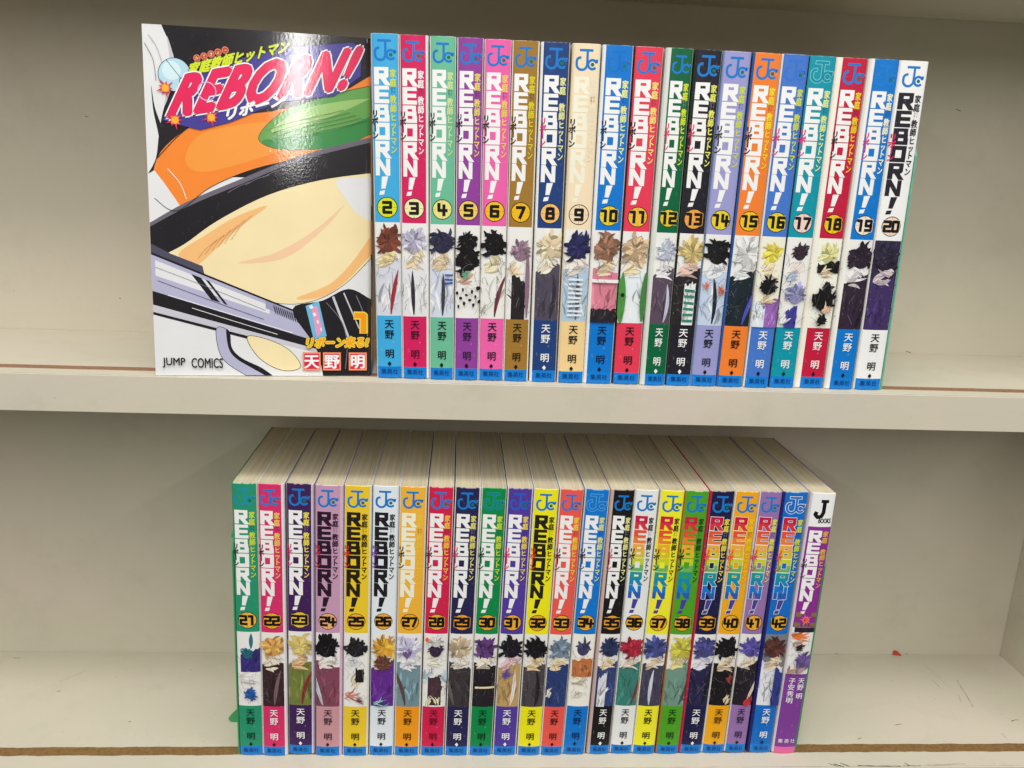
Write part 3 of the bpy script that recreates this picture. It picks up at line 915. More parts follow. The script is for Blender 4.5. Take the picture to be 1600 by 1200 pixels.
def make_book(num, xb, xt, w, yb, z0, shift, label, group):
    sp = BOOKS[num] if num in BOOKS else None
    root = empty('comic_book', (xb / 1000, yb / 1000 + shift, z0))
    root.rotation_euler = (0, math.atan2((xt - xb), HB), 0)
    tag(root, label, 'book', group)
    p0, p1 = -w / 2 + sp['lw'] * w, w / 2 - sp['rw'] * w
    us, prof, slope = spine_profile(w, [p0, p1])
    pc = (p0 + p1) / 2
    pw = p1 - p0
    S = Sheet(us, prof, slope, ink)
    def colour(u, v):
        if u < p0: return sp['left']
        if u > p1: return sp['right']
        if v < V_BAND: return BLUE
        if v < V_ART0: return sp['pan2']
        if v < V_ART1: return sp['art'].get('bg', PAPER)
        return sp['panel']
    spine_base(S, w, [V_BAND, V_ART0, V_ART1], colour, random.Random(num))
    k = min(1.0, pw / 13.2)
    logo(S, pc + .1, 167.9, .98 * k, sp['logo'], sp['outline'] if sp['title'] != 'rainbow' or num == 42 else None)
    # title, read downwards
    lw_, lx = .575 * pw, p0 + .07 * pw
    S.next()
    for i, ch in enumerate('REBORN!'):
        top = 160.2 - i * 8.85
        h = 8.35 if ch != '!' else 9.0
        if sp['title'] == 'rainbow':
            c = RAINBOW[i]
            c2 = tuple((a + b) // 2 for a, b in zip(c, RAINBOW[min(6, i + 1)]))
            block_letter(S, ch, lx, top - h, lw_, h, c, c2, sp['outline'])
        else:
            block_letter(S, ch, lx, top - h, lw_, h, sp['title'])
    S.next()
    su = p0 + .80 * pw
    for ch, v, hh in (('家', 157.3, 4.2), ('庭', 153.0, 4.2), ('教', 144.9, 4.3), ('師', 140.6, 4.3), ('ヒ', 136.4, 4.2), ('ッ', 132.6, 4.2), ('ト', 128.9, 4.2), ('マ', 124.8, 4.3), ('ン', 120.6, 4.3)):
        S.glyph(ch, su, v, .25 * pw, hh, sp['sub'], .036)
    for j, (a, b) in enumerate((('か', 'て'), ('き', 'ょ'), ('ー', ''))):
        for q, ch in enumerate((a, b)):
            if ch:
                S.glyph(ch, su + (q - .5) * .10 * pw, 150.2 - j * 1.35, 1.3, 1.35, (60, 54, 66) if sum(sp['panel']) > 200 else (150, 146, 160), 0, None, ch == 'ー')
    S.next()
    ru = p0 + .085 * pw
    for ch, v in (('リ', 138.0), ('ボ', 134.4), ('ー', 131.0), ('ン', 127.5)):
        S.glyph(ch, ru, v, .25 * pw, 3.9, sp['ribo'], .045, None, ch == 'ー')
    # author and publisher
    S.next()
    for ch, v in (('天', 30.3), ('野', 24.6), ('明', 14.0)):
        S.glyph(ch, pc + .15, v, 5.2 * k, 5.2, sp['author'], .016)
    dk = K if sum(sp['author']) < 500 or num in (16, 17, 18, 19, 22, 42) else sp['author']
    S.convex([(pc, 6.95), (pc + 1.05, 8.35), (pc, 9.75), (pc - 1.05, 8.35)], dk)
    for j, ch in enumerate('集英社'):
        S.glyph(ch, pc + (j - 1) * .235 * pw, 4.0, 3.1 * k, 3.2, (8, 52, 116), .004)
    S.build('spine', root)
    spine = [c for c in root.children if c.name.startswith('spine')][0]
    # picture and volume badge are pieces of the spine
    A = Sheet(us, prof, slope, ink)
    picture(A, sp['art'], p0, p1, num * 7 + 1)
    A.build('picture', spine)
    B = Sheet(us, prof, slope, ink)
    r = min(5.35, pw * .425)
    v = 91.6
    B.disc(pc, v, r, BLACK, 40); B.next()
    B.disc(pc, v, r - .42, sp['badge'], 40); B.next()
    for a in (0, 90, 180, 270):
        ca, sa = math.cos(math.radians(a)), math.sin(math.radians(a))
        B.stroke([(pc + ca * r * .62, v + sa * r * .62), (pc + ca * r * .95, v + sa * r * .95)], .18, (150, 110, 40))
    s = str(num)
    dw, dh = (3.5, 5.0) if len(s) == 1 else (3.0, 5.0)
    adv = dw + 1.62
    x = pc - (adv * len(s) - 1.62) / 2
    for wd, c in ((2.2, sp['badge']), (1.6, BLACK)):
        for i, d in enumerate(s):
            for st in DIGIT[d]:
                B.next()
                B.stroke([(x + i * adv + a * dw, v - dh / 2 + b * dh) for a, b in st], wd if len(s) > 1 else wd + .05, c, ext=.55 if wd < 1.5 else .85)
    B.build('volume_badge', spine)
    jacket(root, w, prof, DB, HB, sp['left'], sp['right'])
    page_block(root, w, prof, us, DB, HB - .25, .45)
    return root

def fit(rows):
    """keep neighbours from sharing space"""
    out = []
    for i, r in enumerate(rows):
        w = r[3]
        for j in (i - 1, i + 1):
            if 0 <= j < len(rows):
                gap = min(abs(rows[j][1] - r[1]), abs(rows[j][2] - r[2]))
                w = min(w, 2 * gap * r[3] / (r[3] + rows[j][3]) - .12)
        out.append((r[0], r[1], r[2], w, r[4]))
    return out

# ---------------------------------------------------------------- the bookcase
def build_bookcase():
    root = empty('bookcase', (0, 0, 0))
    tag(root, 'cream laminate bookcase with brown worn strips along its shelf fronts, holding the comic books', 'bookcase')
    YB = 0.1072
    X0, X1 = -0.62, 0.4718
    up = shelf_material('cream_shelf_upper', (0.0028, 0.0106, (142, 104, 78), 0.0014), .35)
    lo = shelf_material('cream_shelf_lower', (-0.0036, 0.0040, (128, 98, 60), 0.0030), .55)
    pl = shelf_material('cream_panel', None, .5)
    ed = shelf_material('cream_edging', None, .3)
    T = 0.0205
    for z, m, yf in ((0.0, up, -.0084), (Z_LOW, lo, -.0172), (0.2372, up, -.0084)):
        b = box('shelf_board', (X0, X1, yf, YB - .0002, z - T, z), m, root)
        e = box('edge_strip', (X0, X1, yf - .0008, yf, z - T + .0002, z + .00012), ed, b, 0.00025)
        # hairline where the edging meets the board, opened here and there
        rnd = random.Random(int(z * 1000) + 5)
        v, f = [], []
        n = 160
        for j in range(n + 1):
            x = X0 + .02 + (X1 - X0 - .05) * j / n
            yy = yf + .0006 + rnd.uniform(-.00012, .00012)
            hw = rnd.choice((.00002, .00003, .00005, .00008, .00011))
            v += [(x, yy - hw, z + .00004), (x, yy + hw, z + .00004)]
            if j:
                k = 2 * j - 2
                f.append((k, k + 2, k + 3, k + 1))
        link_mesh('crack', v, f, [plain('dirt_line', (96, 78, 62), .8)], parent=b)
    box('back_panel', (X0, X1 + .018, YB, YB + .006, -0.30, 0.30), pl, root)
    box('side_panel', (X1, X1 + .018, -0.0088, YB - .0002, -0.30, 0.30), pl, root, 0.0004)
    # scuffs and pencil-like scratches on the lower shelf and the back
    dark = plain('scuff_mark', (70, 62, 54), .8)
    rnd = random.Random(4)
    def scuff(name, pts, wd, place):
        v, f = [], []
        n = len(pts)
        for i, p in enumerate(pts):
            q = pts[min(n - 1, i + 1)]; o = pts[max(0, i - 1)]
            d = Vector((q[0] - o[0], q[1] - o[1])).normalized()
            hw = wd * (.25 + .75 * abs(math.sin(i * 1.9 + 1)))
            v += [place(p[0] - d.y * hw, p[1] + d.x * hw), place(p[0] + d.y * hw, p[1] - d.x * hw)]
        for i in range(n - 1):
            f.append((2 * i, 2 * i + 1, 2 * i + 3, 2 * i + 2))
        return v, f
    def add(pts, wd, place):
        v, f = scuff('s', pts, wd, place)
        link_mesh('scuff_mark', v, f, [dark], parent=root)
    floor = lambda x, y: (x, y, Z_LOW + .00006)
    for p in SCRATCH_FLOOR:
        a, b = p[0], p[1]
        n = 7
        add([(a[0] + (b[0] - a[0]) * j / n + rnd.uniform(-.0002, .0002), a[1] + (b[1] - a[1]) * j / n + rnd.uniform(-.0002, .0002)) for j in range(n + 1)], p[2], floor)
    back = lambda x, z: (x, YB - .00006, z)
    for a in SPECK_BACK:
        add([(a[0] - a[2], a[1] + a[2] * .3), (a[0], a[1]), (a[0] + a[2], a[1] - a[2] * .25)], .0003, back)
    return root

SCRATCH_FLOOR = [((.4179, .0745), (.4107, .0421), .00020), ((.4080, .0560), (.4050, .0480), .00012), ((.3988, .0745), (.3998, .0643), .00014), ((.4033, .0967), (.4071, .0644), .00007),
                 ((.4280, .0267), (.4310, .0276), .0004), ((.4318, .0282), (.4340, .0280), .0003), ((.4134, .0147), (.4132, .0083), .00014), ((.3440, .0229), (.3490, .0240), .0003),
                 ((.3116, .0088), (.3146, .0101), .0003), ((-.2204, .0710), (-.2080, .0840), .00010), ((-.2653, .0992), (-.2600, .0990), .0003), ((-.2170, .0601), (-.2150, .0603), .0003),
                 ((-.1585, .0279), (-.1570, .0282), .0003), ((.2820, -.0138), (.2870, -.0168), .0003), ((.2850, -.0144), (.2905, -.0170), .0006), ((.2900, -.0136), (.2945, -.0170), .0005),
                 ((.3000, -.0163), (.3270, -.0167), .00045), ((.3290, -.0164), (.3400, -.0166), .0003), ((.3310, -.0140), (.3335, -.0166), .0004), ((.3450, -.0160), (.3700, -.0150), .00016)]
SPECK_BACK = [(.3667, .1625, .0016), (.3595, .0011, .0016), (-.1866, .1344, .0009), (.341, -.2366, .0012), (.397, -.2366, .0009), (-.175, .022, .0007), (-.12, .16, .0006)]

build_bookcase()

# ---------------------------------------------------------------- the standing books
def label_for(num, row, words):
    where = 'upper' if row == 'u' else 'lower'
    return '%s-spined comic book with badge %d, standing on the %s shelf' % (words, num, where)

UP_F, LO_F = fit(UPPER), fit(LOWER)
for num, xb, xt, w, yb in UP_F:
    make_book(num, xb, xt, w, yb * .6, 0.0001, 0.0, label_for(num, 'u', BOOKS[num]['words']), 'comic books standing on the upper shelf')
for num, xb, xt, w, yb in LO_F:
    if num == 43:
        continue
    make_book(num, xb, xt, w, -5 + (yb + 5.4) * .6, Z_LOW + .0001, 0.0, label_for(num, 'l', BOOKS[num]['words']), 'comic books standing on the lower shelf')

def make_guide(num, xb, xt, w, yb):
    """the purple companion volume at the right end of the lower row"""
    root = empty('comic_book', (xb / 1000, yb / 1000, Z_LOW + .0001))
    root.rotation_euler = (0, math.atan2(xt - xb, HB), 0)
    tag(root, 'purple companion book with white top box, at the right end of the lower row', 'book', 'comic books standing on the lower shelf')
    p0, p1 = -w / 2 + .05 * w, w / 2 - .03 * w
    us, prof, slope = spine_profile(w, [p0, p1])
    S = Sheet(us, prof, slope, ink)
    PUR, PUR2 = (138, 44, 142), (126, 62, 150)
    def colour(u, v):
        if u < p0: return (222, 214, 224)
        if u > p1: return (150, 90, 160)
        if v < 5: return (222, 100, 160)
        if v < 57: return PUR2
        if v < 89: return PAPER
        if v < 155: return PUR
        return (238, 238, 236)
    spine_base(S, w, [5, 57, 89, 155], colour)
    pw, pc = p1 - p0, (p0 + p1) / 2
    # publisher's mark reduced to its letters
    S.next(); S.stroke([(pc + .6, 170.5), (pc + .6, 164.0), (pc - .4, 161.6), (pc - 2.6, 161.0), (pc - 4.0, 162.6), (pc - 3.4, 164.4)], 2.3, BLACK)
    S.next(); S.stroke([(pc - 1.6, 171.0), (pc + 3.0, 171.0)], 2.0, BLACK)
    S.next(); S.line_text('BOOKS', (pc - 1.6, 157.4), (7.4, 0), (0, 2.9), BLACK, .12)
    S.next()
    lw_, lx = .56 * pw, p0 + .08 * pw
    for i, ch in enumerate('REBORN!'):
        top = 152.6 - i * 7.75
        h = 7.3 if ch != '!' else 7.8
        block_letter(S, ch, lx, top - h, lw_, h, WHITE)
    S.next()
    su = p0 + .80 * pw
    for ch, v in zip('家庭教師ヒットマン', (150.4, 146.4, 139.0, 135.2, 131.5, 127.9, 124.5, 120.9, 117.2)):
        S.glyph(ch, su, v, .26 * pw, 3.9, (244, 190, 40), .02)
    for ch, v in (('リ', 133.0), ('ボ', 129.7), ('ー', 126.6), ('ン', 123.4)):
        S.glyph(ch, p0 + .07 * pw, v, .24 * pw, 3.5, BLACK, .03, None, ch == 'ー')
    OL = (150, 128, 40)
    for j, ch in enumerate('隠し弾'):
        S.glyph(ch, pc + (j - 1) * .33 * pw, 97.6 - (1.2 if j == 1 else 0), 3.6, 3.4, OL, .02)
    for j, ch in enumerate('骸幻想'):
        S.glyph(ch, pc + (j - 1) * .33 * pw, 91.0, 3.6, 3.2, OL, .02)
    S.next(); star(S, pc, 94.4, 10, 1.7, 3.9, (240, 120, 130)); S.next()
    S.disc(pc, 94.4, 1.5, (238, 90, 60), 16); S.next()
    S.glyph('1', pc + .15, 94.4, 2.6, 2.4, BLACK, .02)
    for ch, v in (('天', 52.5), ('野', 48.0), ('明', 41.8)):
        S.glyph(ch, pc + .25 * pw, v, 4.4, 4.4, (242, 240, 244), .014)
    for ch, v in (('子', 52.5), ('安', 48.0), ('秀', 43.4), ('明', 38.8)):
        S.glyph(ch, pc - .17 * pw, v, 4.4, 4.4, (242, 240, 244), .014)
    for j, ch in enumerate('集英社'):
        S.glyph(ch, pc + (j - 1) * .28 * pw, 9.6, 3.2, 3.2, (238, 226, 240), .008)
    spine = S.build('spine', root)
    global V_ART0, V_ART1
    keep = V_ART0, V_ART1
    V_ART0, V_ART1 = 57.0, 89.0
    A = Sheet(us, prof, slope, ink)
    picture(A, dict(bg=PAPER, items=[('wash', .0, .82, 1.0, .30, .12, (232, 118, 48)), ('mass', .90, 1.05, (36, 30, 46), .1, 1, 0), ('wash', .15, .66, .6, .2, .1, (200, 168, 150)),
                                     ('wash', .3, .55, .4, .2, .4, (40, 34, 40)), ('tuft', .7, .22, .46, (110, 86, 150), 1.9), ('wash', .5, .04, .5, .26, .9, (176, 146, 150)), ('wash', .1, .04, .4, .2, .6, (190, 150, 120))]), p0, p1, 909)
    A.build('picture', spine)
    V_ART0, V_ART1 = keep
    jacket(root, w, prof, DB, HB, (226, 222, 226), (150, 90, 160))
    page_block(root, w, prof, us, DB, HB - .25, .45)

g = LO_F[-1]
make_guide(g[0], g[1], g[2], g[3], -4.9)

# ---------------------------------------------------------------- the face-out volume
CP = dict(black=(20, 16, 24), paper=(222, 223, 225), cool=(196, 194, 200), orange=(240, 132, 44), orange2=(244, 150, 60), leaf=(98, 158, 78), leaf2=(150, 190, 110),
          leaf3=(50, 134, 66), greyd=(104, 98, 112), cream=(242, 220, 172), peach=(240, 184, 120), peach2=(236, 196, 160), slate=(72, 72, 92), lav=(176, 176, 204),
          lav2=(150, 150, 180), skyb=(110, 178, 216), pinkp=(226, 150, 190), greyl=(196, 196, 206), plate=(66, 56, 146))
COVER = [
 ('black', 0, [(1.8, 175.4), (113.9, 175.4), (113.9, 104), (0.2, 104)]),
 ('paper', 1, [(0.1, 175.4), (9.5, 175.4), (13.2, 168), (15.4, 159), (13.6, 148), (9, 136), (6.4, 124), (4.4, 112), (0.1, 104)]),
 ('cool', 1, [(12.0, 172), (15.4, 159), (13.6, 148), (9.6, 138), (11.8, 150), (13.0, 160)]),
 ('black', 1, [(3.5, 147.9), (4.9, 137.1), (8.6, 126), (10.6, 119), (7.4, 117), (5.8, 126), (4.0, 136)]),
 ('orange', 1, [(5.0, 112), (20.0, 127.0), (35.9, 133.5), (64.8, 138.3), (94.3, 147.0), (113.9, 158.5), (113.9, 124.0), (80.7, 115.5), (54.5, 108.8), (31.8, 98.8), (14, 86.0), (3, 92)]),
 ('orange2', 1, [(26, 124), (45, 130), (70, 133), (84, 128), (66, 118), (44, 110), (26, 106), (19, 112)]),
 ('leaf', 1, [(56.0, 124), (66, 136), (82, 143.5), (98, 149), (113.9, 153.4), (113.9, 129), (100, 122.5), (82, 119.5), (66, 119)]),
 ('leaf2', 1, [(62, 128), (78, 139.0), (98, 144.6), (113.9, 147), (96, 138.0), (78, 131)]),
 ('leaf3', 1, [(58, 123), (76, 126.0), (97.4, 131.0), (113.9, 138), (113.9, 129), (100, 122.5), (82, 119.5), (66, 119)]),
 ('paper', 0, [(0.1, 104), (3.4, 106), (8, 100), (16, 88), (0.1, 76)]),
 ('greyd', 1, [(0.1, 79.5), (18.8, 90.5), (47.9, 103.7), (77.4, 116.4), (113.9, 127.3), (113.9, 121), (77.4, 110), (49.5, 98), (21.9, 84.0), (0.1, 74)]),
 ('black', 1, [(0.1, 77.5), (20, 88.6), (49, 101.6), (77.4, 113.9), (113.9, 124.7), (113.9, 108.5), (87.2, 103.7), (60, 95), (34, 81), (16, 68), (0.1, 60)]),
 ('paper', 0, [(0.1, 60.5), (0.1, 0.1), (113.9, 0.1), (113.9, 60)]),
 ('cream', 1, [(0.1, 60.5), (16, 68.5), (34, 81.5), (60, 95.5), (87.2, 104.2), (113.9, 109), (113.9, 64), (100, 50), (84, 41), (66, 39), (44, 45), (20, 54)]),
 ('peach', 1, [(14, 64), (28, 74), (44, 84), (60, 90), (46, 79), (32, 66), (22, 58)]),
 ('peach', 1, [(74, 42), (92, 50), (104, 62), (113.9, 76), (113.9, 66), (100, 51), (88, 43)]),
 ('peach2', 1, [(44, 60), (64, 66), (84, 78), (100, 92), (88, 78), (68, 63)]),
 ('paper', 1, [(96, 104.5), (113.9, 107), (113.9, 84), (106, 88), (100, 96)]),
 ('slate', 0, [(0.1, 69), (10, 64), (26, 58), (27, 53), (14, 57), (0.1, 63)]),
 ('lav', 0, [(0.1, 64), (86, 30), (86, 18), (0.1, 44)]),
 ('paper', 0, [(2, 60.5), (60, 38), (60, 33.5), (2, 52.5)]),
 ('black', 0, [(0.1, 64.6), (86, 30.6), (86, 29.6), (0.1, 63.4)]),
 ('black', 0, [(0.1, 44.6), (86, 18.6), (86, 14.5), (0.1, 37.4)]),
 ('lav2', 0, [(58, 40.6), (84, 30.2), (84, 27.0), (58, 36.4)]),
 ('black', 0, [(20, 53.8), (25, 51.9), (34.5, 39.0), (30, 40.4)]),
 ('black', 0, [(27.2, 51.0), (29.2, 50.2), (38.4, 37.8), (36.6, 38.4)]),
 ('greyl', 0, [(0.1, 37.4), (86, 14.5), (86, 12.5), (0.1, 33.6)]),
 ('black', 0, [(0.1, 33.6), (60, 18.6), (60, 17.0), (0.1, 32.2)]),
 ('lav', 1, [(32.2, 25.4), (37.8, 24.4), (39, 15), (44, 9), (54, 4), (60, 0.3), (47, 0.3), (37, 7.0), (33, 14.1)]),
 ('black', 1, [(37.2, 24.8), (39.2, 22.7), (40, 15), (45, 9.6), (55, 4.6), (61, 0.3), (57, 0.3), (50, 4.4), (42, 9.4), (38.2, 15)]),
 ('cream', 1, [(48, 21.0), (58, 20.0), (70, 14.2), (76, 5), (66, 3.1), (54, 9.9)]),
 ('black', 1, [(72, 36), (88, 41.0), (102, 47.5), (113.9, 42), (113.9, 0.1), (88, 0.1), (84, 16)]),
 ('skyb', 0, [(79, 38.0), (86, 40.6), (90, 22), (84, 16)]),
 ('pinkp', 0, [(82.0, 37.0), (85, 38.0), (88, 25), (85, 21)]),
 ('greyl', 0, [(93, 43.0), (94.2, 43.5), (104, 17), (102.8, 17)]),
 ('greyl', 0, [(99, 45.2), (99.7, 45.5), (108, 26), (107.3, 26)]),
]

def smooth_closed(pts, n=5):
    """rounded outline through the points; corners on the trim edge stay sharp"""
    out = []
    N = len(pts)
    edge = lambda p: p[0] < .3 or p[0] > 113.6 or p[1] > 176.8 or p[1] < .4
    pts = [(x, 177.0 if y > 175.2 else y) for x, y in pts]
    for i in range(N):
        p0, p1, p2, p3 = pts[i - 1], pts[i], pts[(i + 1) % N], pts[(i + 2) % N]
        if edge(p1) and edge(p2):
            out.append(p1)
            continue
        if edge(p1): p0 = p1
        if edge(p2): p3 = p2
        for j in range(n):
            t = j / n
            q = []
            for d in (0, 1):
                q.append(.5 * (2 * p1[d] + (p2[d] - p0[d]) * t + (2 * p0[d] - 5 * p1[d] + 4 * p2[d] - p3[d]) * t * t + (3 * p1[d] - p0[d] - 3 * p2[d] + p3[d]) * t ** 3))
            out.append(tuple(q))
    return out

def smooth_open(pts, n=6):
    out = []
    for i in range(len(pts) - 1):
        p0, p1, p2, p3 = pts[max(0, i - 1)], pts[i], pts[i + 1], pts[min(len(pts) - 1, i + 2)]
        for j in range(n):
            t = j / n
            out.append(tuple(.5 * (2 * p1[d] + (p2[d] - p0[d]) * t + (2 * p0[d] - 5 * p1[d] + 4 * p2[d] - p3[d]) * t * t + (3 * p1[d] - p0[d] - 3 * p2[d] + p3[d]) * t ** 3) for d in (0, 1)))
    out.append(pts[-1])
    return out

def make_face_out():
    a, b = Vector((-0.11440, -0.00640, 0)), Vector((-0.00200, 0.00390, 0))
    W, Hc, TH = 114.0, 177.0, 12.5
    root = empty('comic_book', (a.x, a.y, 0.0001))
    tag(root, 'first volume turned face-out, glossy orange, black and cream cover with a slanted pink title', 'book')
    root.rotation_euler = (math.radians(-5.6), 0, math.atan2(b.y - a.y, b.x - a.x))
    root.scale = (0.988, 1, 1)
    # cover bows forward a little between fore edge and spine; right side rolls into the spine
    def P(u):
        t = u / W
        e = max(0.0, (u - (W - 3.0)) / 3.0)
        return -1.3 * math.sin(math.pi * min(1, max(0, t))) + 2.2 * e ** 3
    us = [W * k / 20 for k in range(20)] + [W - 3.0, W - 2.0, W - 1.2, W - .5, W]
    us = sorted(set(us))
    vals = [P(u) for u in us]
    def prof(u):
        for k in range(len(us) - 1):
            if u <= us[k + 1]:
                return vals[k] + (vals[k + 1] - vals[k]) * (u - us[k]) / (us[k + 1] - us[k])
        return vals[-1]
    def slope(u):
        return (P(min(W, u + .05)) - P(max(0, u - .05))) / .1
    S = Sheet(us, prof, slope, gloss)
    S.EPS = 0.006
    S.layer = 0
    clip = (0, W, 0, Hc)
    S.rect(0, W, 0, Hc, CP['paper'])
    for c, sm, pts in COVER:
        S.next()
        S.poly(smooth_closed(pts) if sm else [(x, 177.0 if y > 175.2 else y) for x, y in pts], CP[c], clip)
        if sm and c in ('leaf', 'cream', 'lav'):
            S.next()
            q = smooth_closed(pts)
            S.stroke(q + [q[0]], .28, CP['black'], clip)
    INK = CP['black']
    def pen(pts, w=.3, c=INK):
        S.next()
        S.stroke(smooth_open(pts), w, c, clip)
    pen([(5, 112), (20, 127), (35.9, 133.5), (64.8, 138.3)], .35)
    pen([(3, 92), (14, 86), (31.8, 98.8), (54.5, 108.8), (80.7, 115.5)], .3)
    pen([(10, 107), (16, 100), (19, 92)], .4, (250, 236, 220))
    for k in range(5):
        pen([(40 + 9 * k, 96 + 4.2 * k), (46 + 9 * k, 99.6 + 4.0 * k), (52 + 9 * k, 102.0 + 3.6 * k)], .25, (120, 116, 130))
    for k in range(6):
        pen([(24 + 3.4 * k, 62 + 2.0 * k), (28 + 3.6 * k, 67 + 2.4 * k), (34 + 3.6 * k, 72 + 2.6 * k)], .18, (206, 140, 86))
    for k in range(12):
        S.next(); S.convex([(62 + 1.15 * k, 38.2 - .46 * k), (62.5 + 1.15 * k, 38.0 - .46 * k), (63.6 + 1.15 * k, 33.6 - .46 * k), (63.1 + 1.15 * k, 33.8 - .46 * k)], INK, clip)
    pen([(2, 57), (30, 46.5), (58, 35.4)], .22, (120, 118, 150))
    pen([(3, 50), (32, 39.4), (57, 30.6)], .3, (96, 92, 120))
    pen([(8, 42.5), (40, 33.0), (72, 23.4)], .5, (226, 226, 240))
    pen([(20, 36.0), (44, 28.6), (64, 22.6)], .3, (236, 236, 244))
    pen([(90, 40), (98, 30), (101, 18), (100, 4)], .35, (120, 118, 130))
    pen([(106, 44), (110, 34), (112, 22)], .3, (150, 148, 160))
    for k in range(4):
        S.next(); S.convex([(80.6 + 2.0 * k, 38 - 4.0 * k), (82.4 + 1.6 * k, 38.6 - 4.0 * k), (83.4 + 1.4 * k, 36.8 - 4.0 * k), (81.6 + 1.8 * k, 36.2 - 4.0 * k)], (222, 236, 244), clip)
    pen([(1, 168), (5, 160), (6, 150)], .3, (120, 116, 124)); pen([(3, 172), (7, 166), (9.6, 156), (9, 146)], .25, (150, 146, 154))
    # sweeping pen lines
    rnd = random.Random(11)
    for k in range(5):
        S.next()
        y = 128 - k * 1.2
        S.stroke([(60 + 3 * k + t * 8.0, y + t * 2.6 + .6 * math.sin(t)) for t in range(6)], .22, (40, 96, 52), clip)
    # title plate
    S.next()
    S.poly([(8.7, 131.0), (13.7, 142.3), (18.9, 150.1), (26, 155.5), (49.4, 163.2), (70, 169.4), (104.4, 174.0), (109.2, 171.6), (108.6, 157.6), (94.9, 147.1), (66, 142.2), (42.2, 131.4), (27, 126.9), (18.2, 128.6)], CP['plate'], clip)
    S.next(); S.disc(15.3, 153.3, 8.2, (46, 62, 84), 40, clip); S.next(); S.disc(15.3, 153.3, 7.9, (176, 212, 228), 40, clip)
    S.next(); S.disc(13.8, 155.3, 4.6, (206, 230, 238), 30, clip)
    S.next(); S.ring(19.5, 150.2, 1.9, 2.2, (46, 50, 60), 24, clip=clip); S.next(); S.stroke([(11.5, 160.2), (19, 150.8)], .3, (46, 50, 60), clip)
    S.next(); S.poly([(10.5, 131.5), (17.5, 147.5), (22, 152.5), (27, 152.0), (20, 130)], CP['plate'], clip)
    for k in range(5):
        u, v = 26.5 + k * 3.52, 161.8 + k * 1.15
        S.next(); S.disc(u, v, 1.75, (226, 132, 96), 20, clip); S.next(); S.disc(u, v, 1.35, (178, 66, 40), 20, clip)
        S.next(); S.glyph('かてきょー'[k], u, v, 1.9, 1.9, (250, 226, 196), .01, clip)
    # first line, bold and slanted
    S.next(); S.line_text('家庭教師ヒットマン', (21.6, 152.8), (49.5, 14.4), (1.9, 6.4), (70, 62, 60), .62, clip)
    S.next(); S.line_text('家庭教師ヒットマン', (21.6, 152.8), (49.5, 14.4), (1.9, 6.4), (206, 222, 36), .26, clip)
    o, ex, ey = (11.4, 132.4), (88.2, 18.8), (10.2, 20.8)
    S.next(); S.line_text('REBORN!', o, ex, ey, (240, 238, 242), 2.0, clip, 1.12)
    S.next(); S.line_text('REBORN!', o, ex, ey, (150, 24, 66), 1.32, clip, 1.12)
    S.next(); S.line_text('REBORN!', o, ex, ey, (224, 30, 88), 1.1, clip, 1.12)
    S.next(); S.ring(31, 146.0, 4.2, 4.7, (216, 176, 214), 28, clip=clip)
    S.next(); S.line_text('リボーン', (40.0, 132.2), (29.0, 9.2), (1.3, 5.8), (242, 240, 244), .36, clip)
    for u, v in ((10.6, 146.6), (14.8, 131.2), (32.8, 133.2)):
        S.next(); star(S, u, v, 9, 1.9, 5.0, (214, 40, 84)); S.next(); star(S, u, v, 8, 1.9, 3.0, (240, 120, 60)); S.next(); S.disc(u, v, 1.7, (250, 176, 50), 18)
    # volume number, subtitle, author, imprint
    S.next(); S.stroke([(104.8, 33.2), (109.9, 33.2), (109.9, 23.6)], 4.4, (248, 206, 60), clip, ext=.2)
    S.next(); S.stroke([(105.0, 33.2), (109.9, 33.2), (109.9, 23.6)], 2.9, (246, 152, 20), clip)
    S.next(); S.line_text('リボーン来る!', (79.0, 15.4), (32.6, .6), (.9, 5.6), (60, 40, 24), .85, clip)
    S.next(); S.line_text('リボーン来る!', (79.0, 15.4), (32.6, .6), (.9, 5.6), (248, 214, 60), .62, clip)
    S.next(); S.line_text('リボーン来る!', (79.0, 15.4), (32.6, .6), (.9, 5.6), (246, 160, 24), .2, clip)
    for (u0, u1), ch in (((77.2, 86.7), '天'), ((88.0, 97.6), '野'), ((101.9, 111.6), '明')):
        S.next(); S.rect(u0, u1, 3.2, 13.1, (248, 142, 92), clip)
        S.next(); S.rect(u0 + .8, u1 - .8, 4.0, 12.3, (206, 32, 74), clip)
        S.next(); S.glyph(ch, (u0 + u1) / 2, 8.15, 8.4, 8.2, (246, 246, 246), .03, clip)
    S.next(); S.line_text('JUMP', (4.1, 4.3), (11.6, 0), (0, 5.2), K, .09, clip)
    S.line_text('COMICS', (19.0, 4.3), (16.2, 0), (0, 5.2), K, .09, clip)
    front = S.build('cover', root)
    # spine side: orange above, black, pale, orange, blue foot
    y0 = prof(W)
    V, F, M = [], [], []
    bands = [(0, 8, BLUE), (8, 38, (244, 140, 40)), (38, 60, (120, 96, 70)), (60, 66, (40, 34, 40)), (66, 84, (240, 130, 44)), (84, 92, (40, 34, 40)), (92, 110, (244, 140, 40)), (110, Hc, (238, 138, 52))]
    cols = []
    arc = [(W, y0), (W + .4, y0 + .7), (W + .6, y0 + 3), (W + .7, y0 + TH / 2), (W + .5, y0 + TH - 1.5), (W, y0 + TH)]
    for z0, z1, c in bands:
        for k in range(len(arc) - 1):
            b = len(V)
            (x0, ya), (x1, yb_) = arc[k], arc[k + 1]
            V += [(x0 / 1000, ya / 1000, z0 / 1000), (x1 / 1000, yb_ / 1000, z0 / 1000), (x1 / 1000, yb_ / 1000, z1 / 1000), (x0 / 1000, ya / 1000, z1 / 1000)]
            F.append((b, b + 1, b + 2, b + 3))
            cols.append(c)
    mats = []
    for c in cols:
        if c not in mats: mats.append(c)
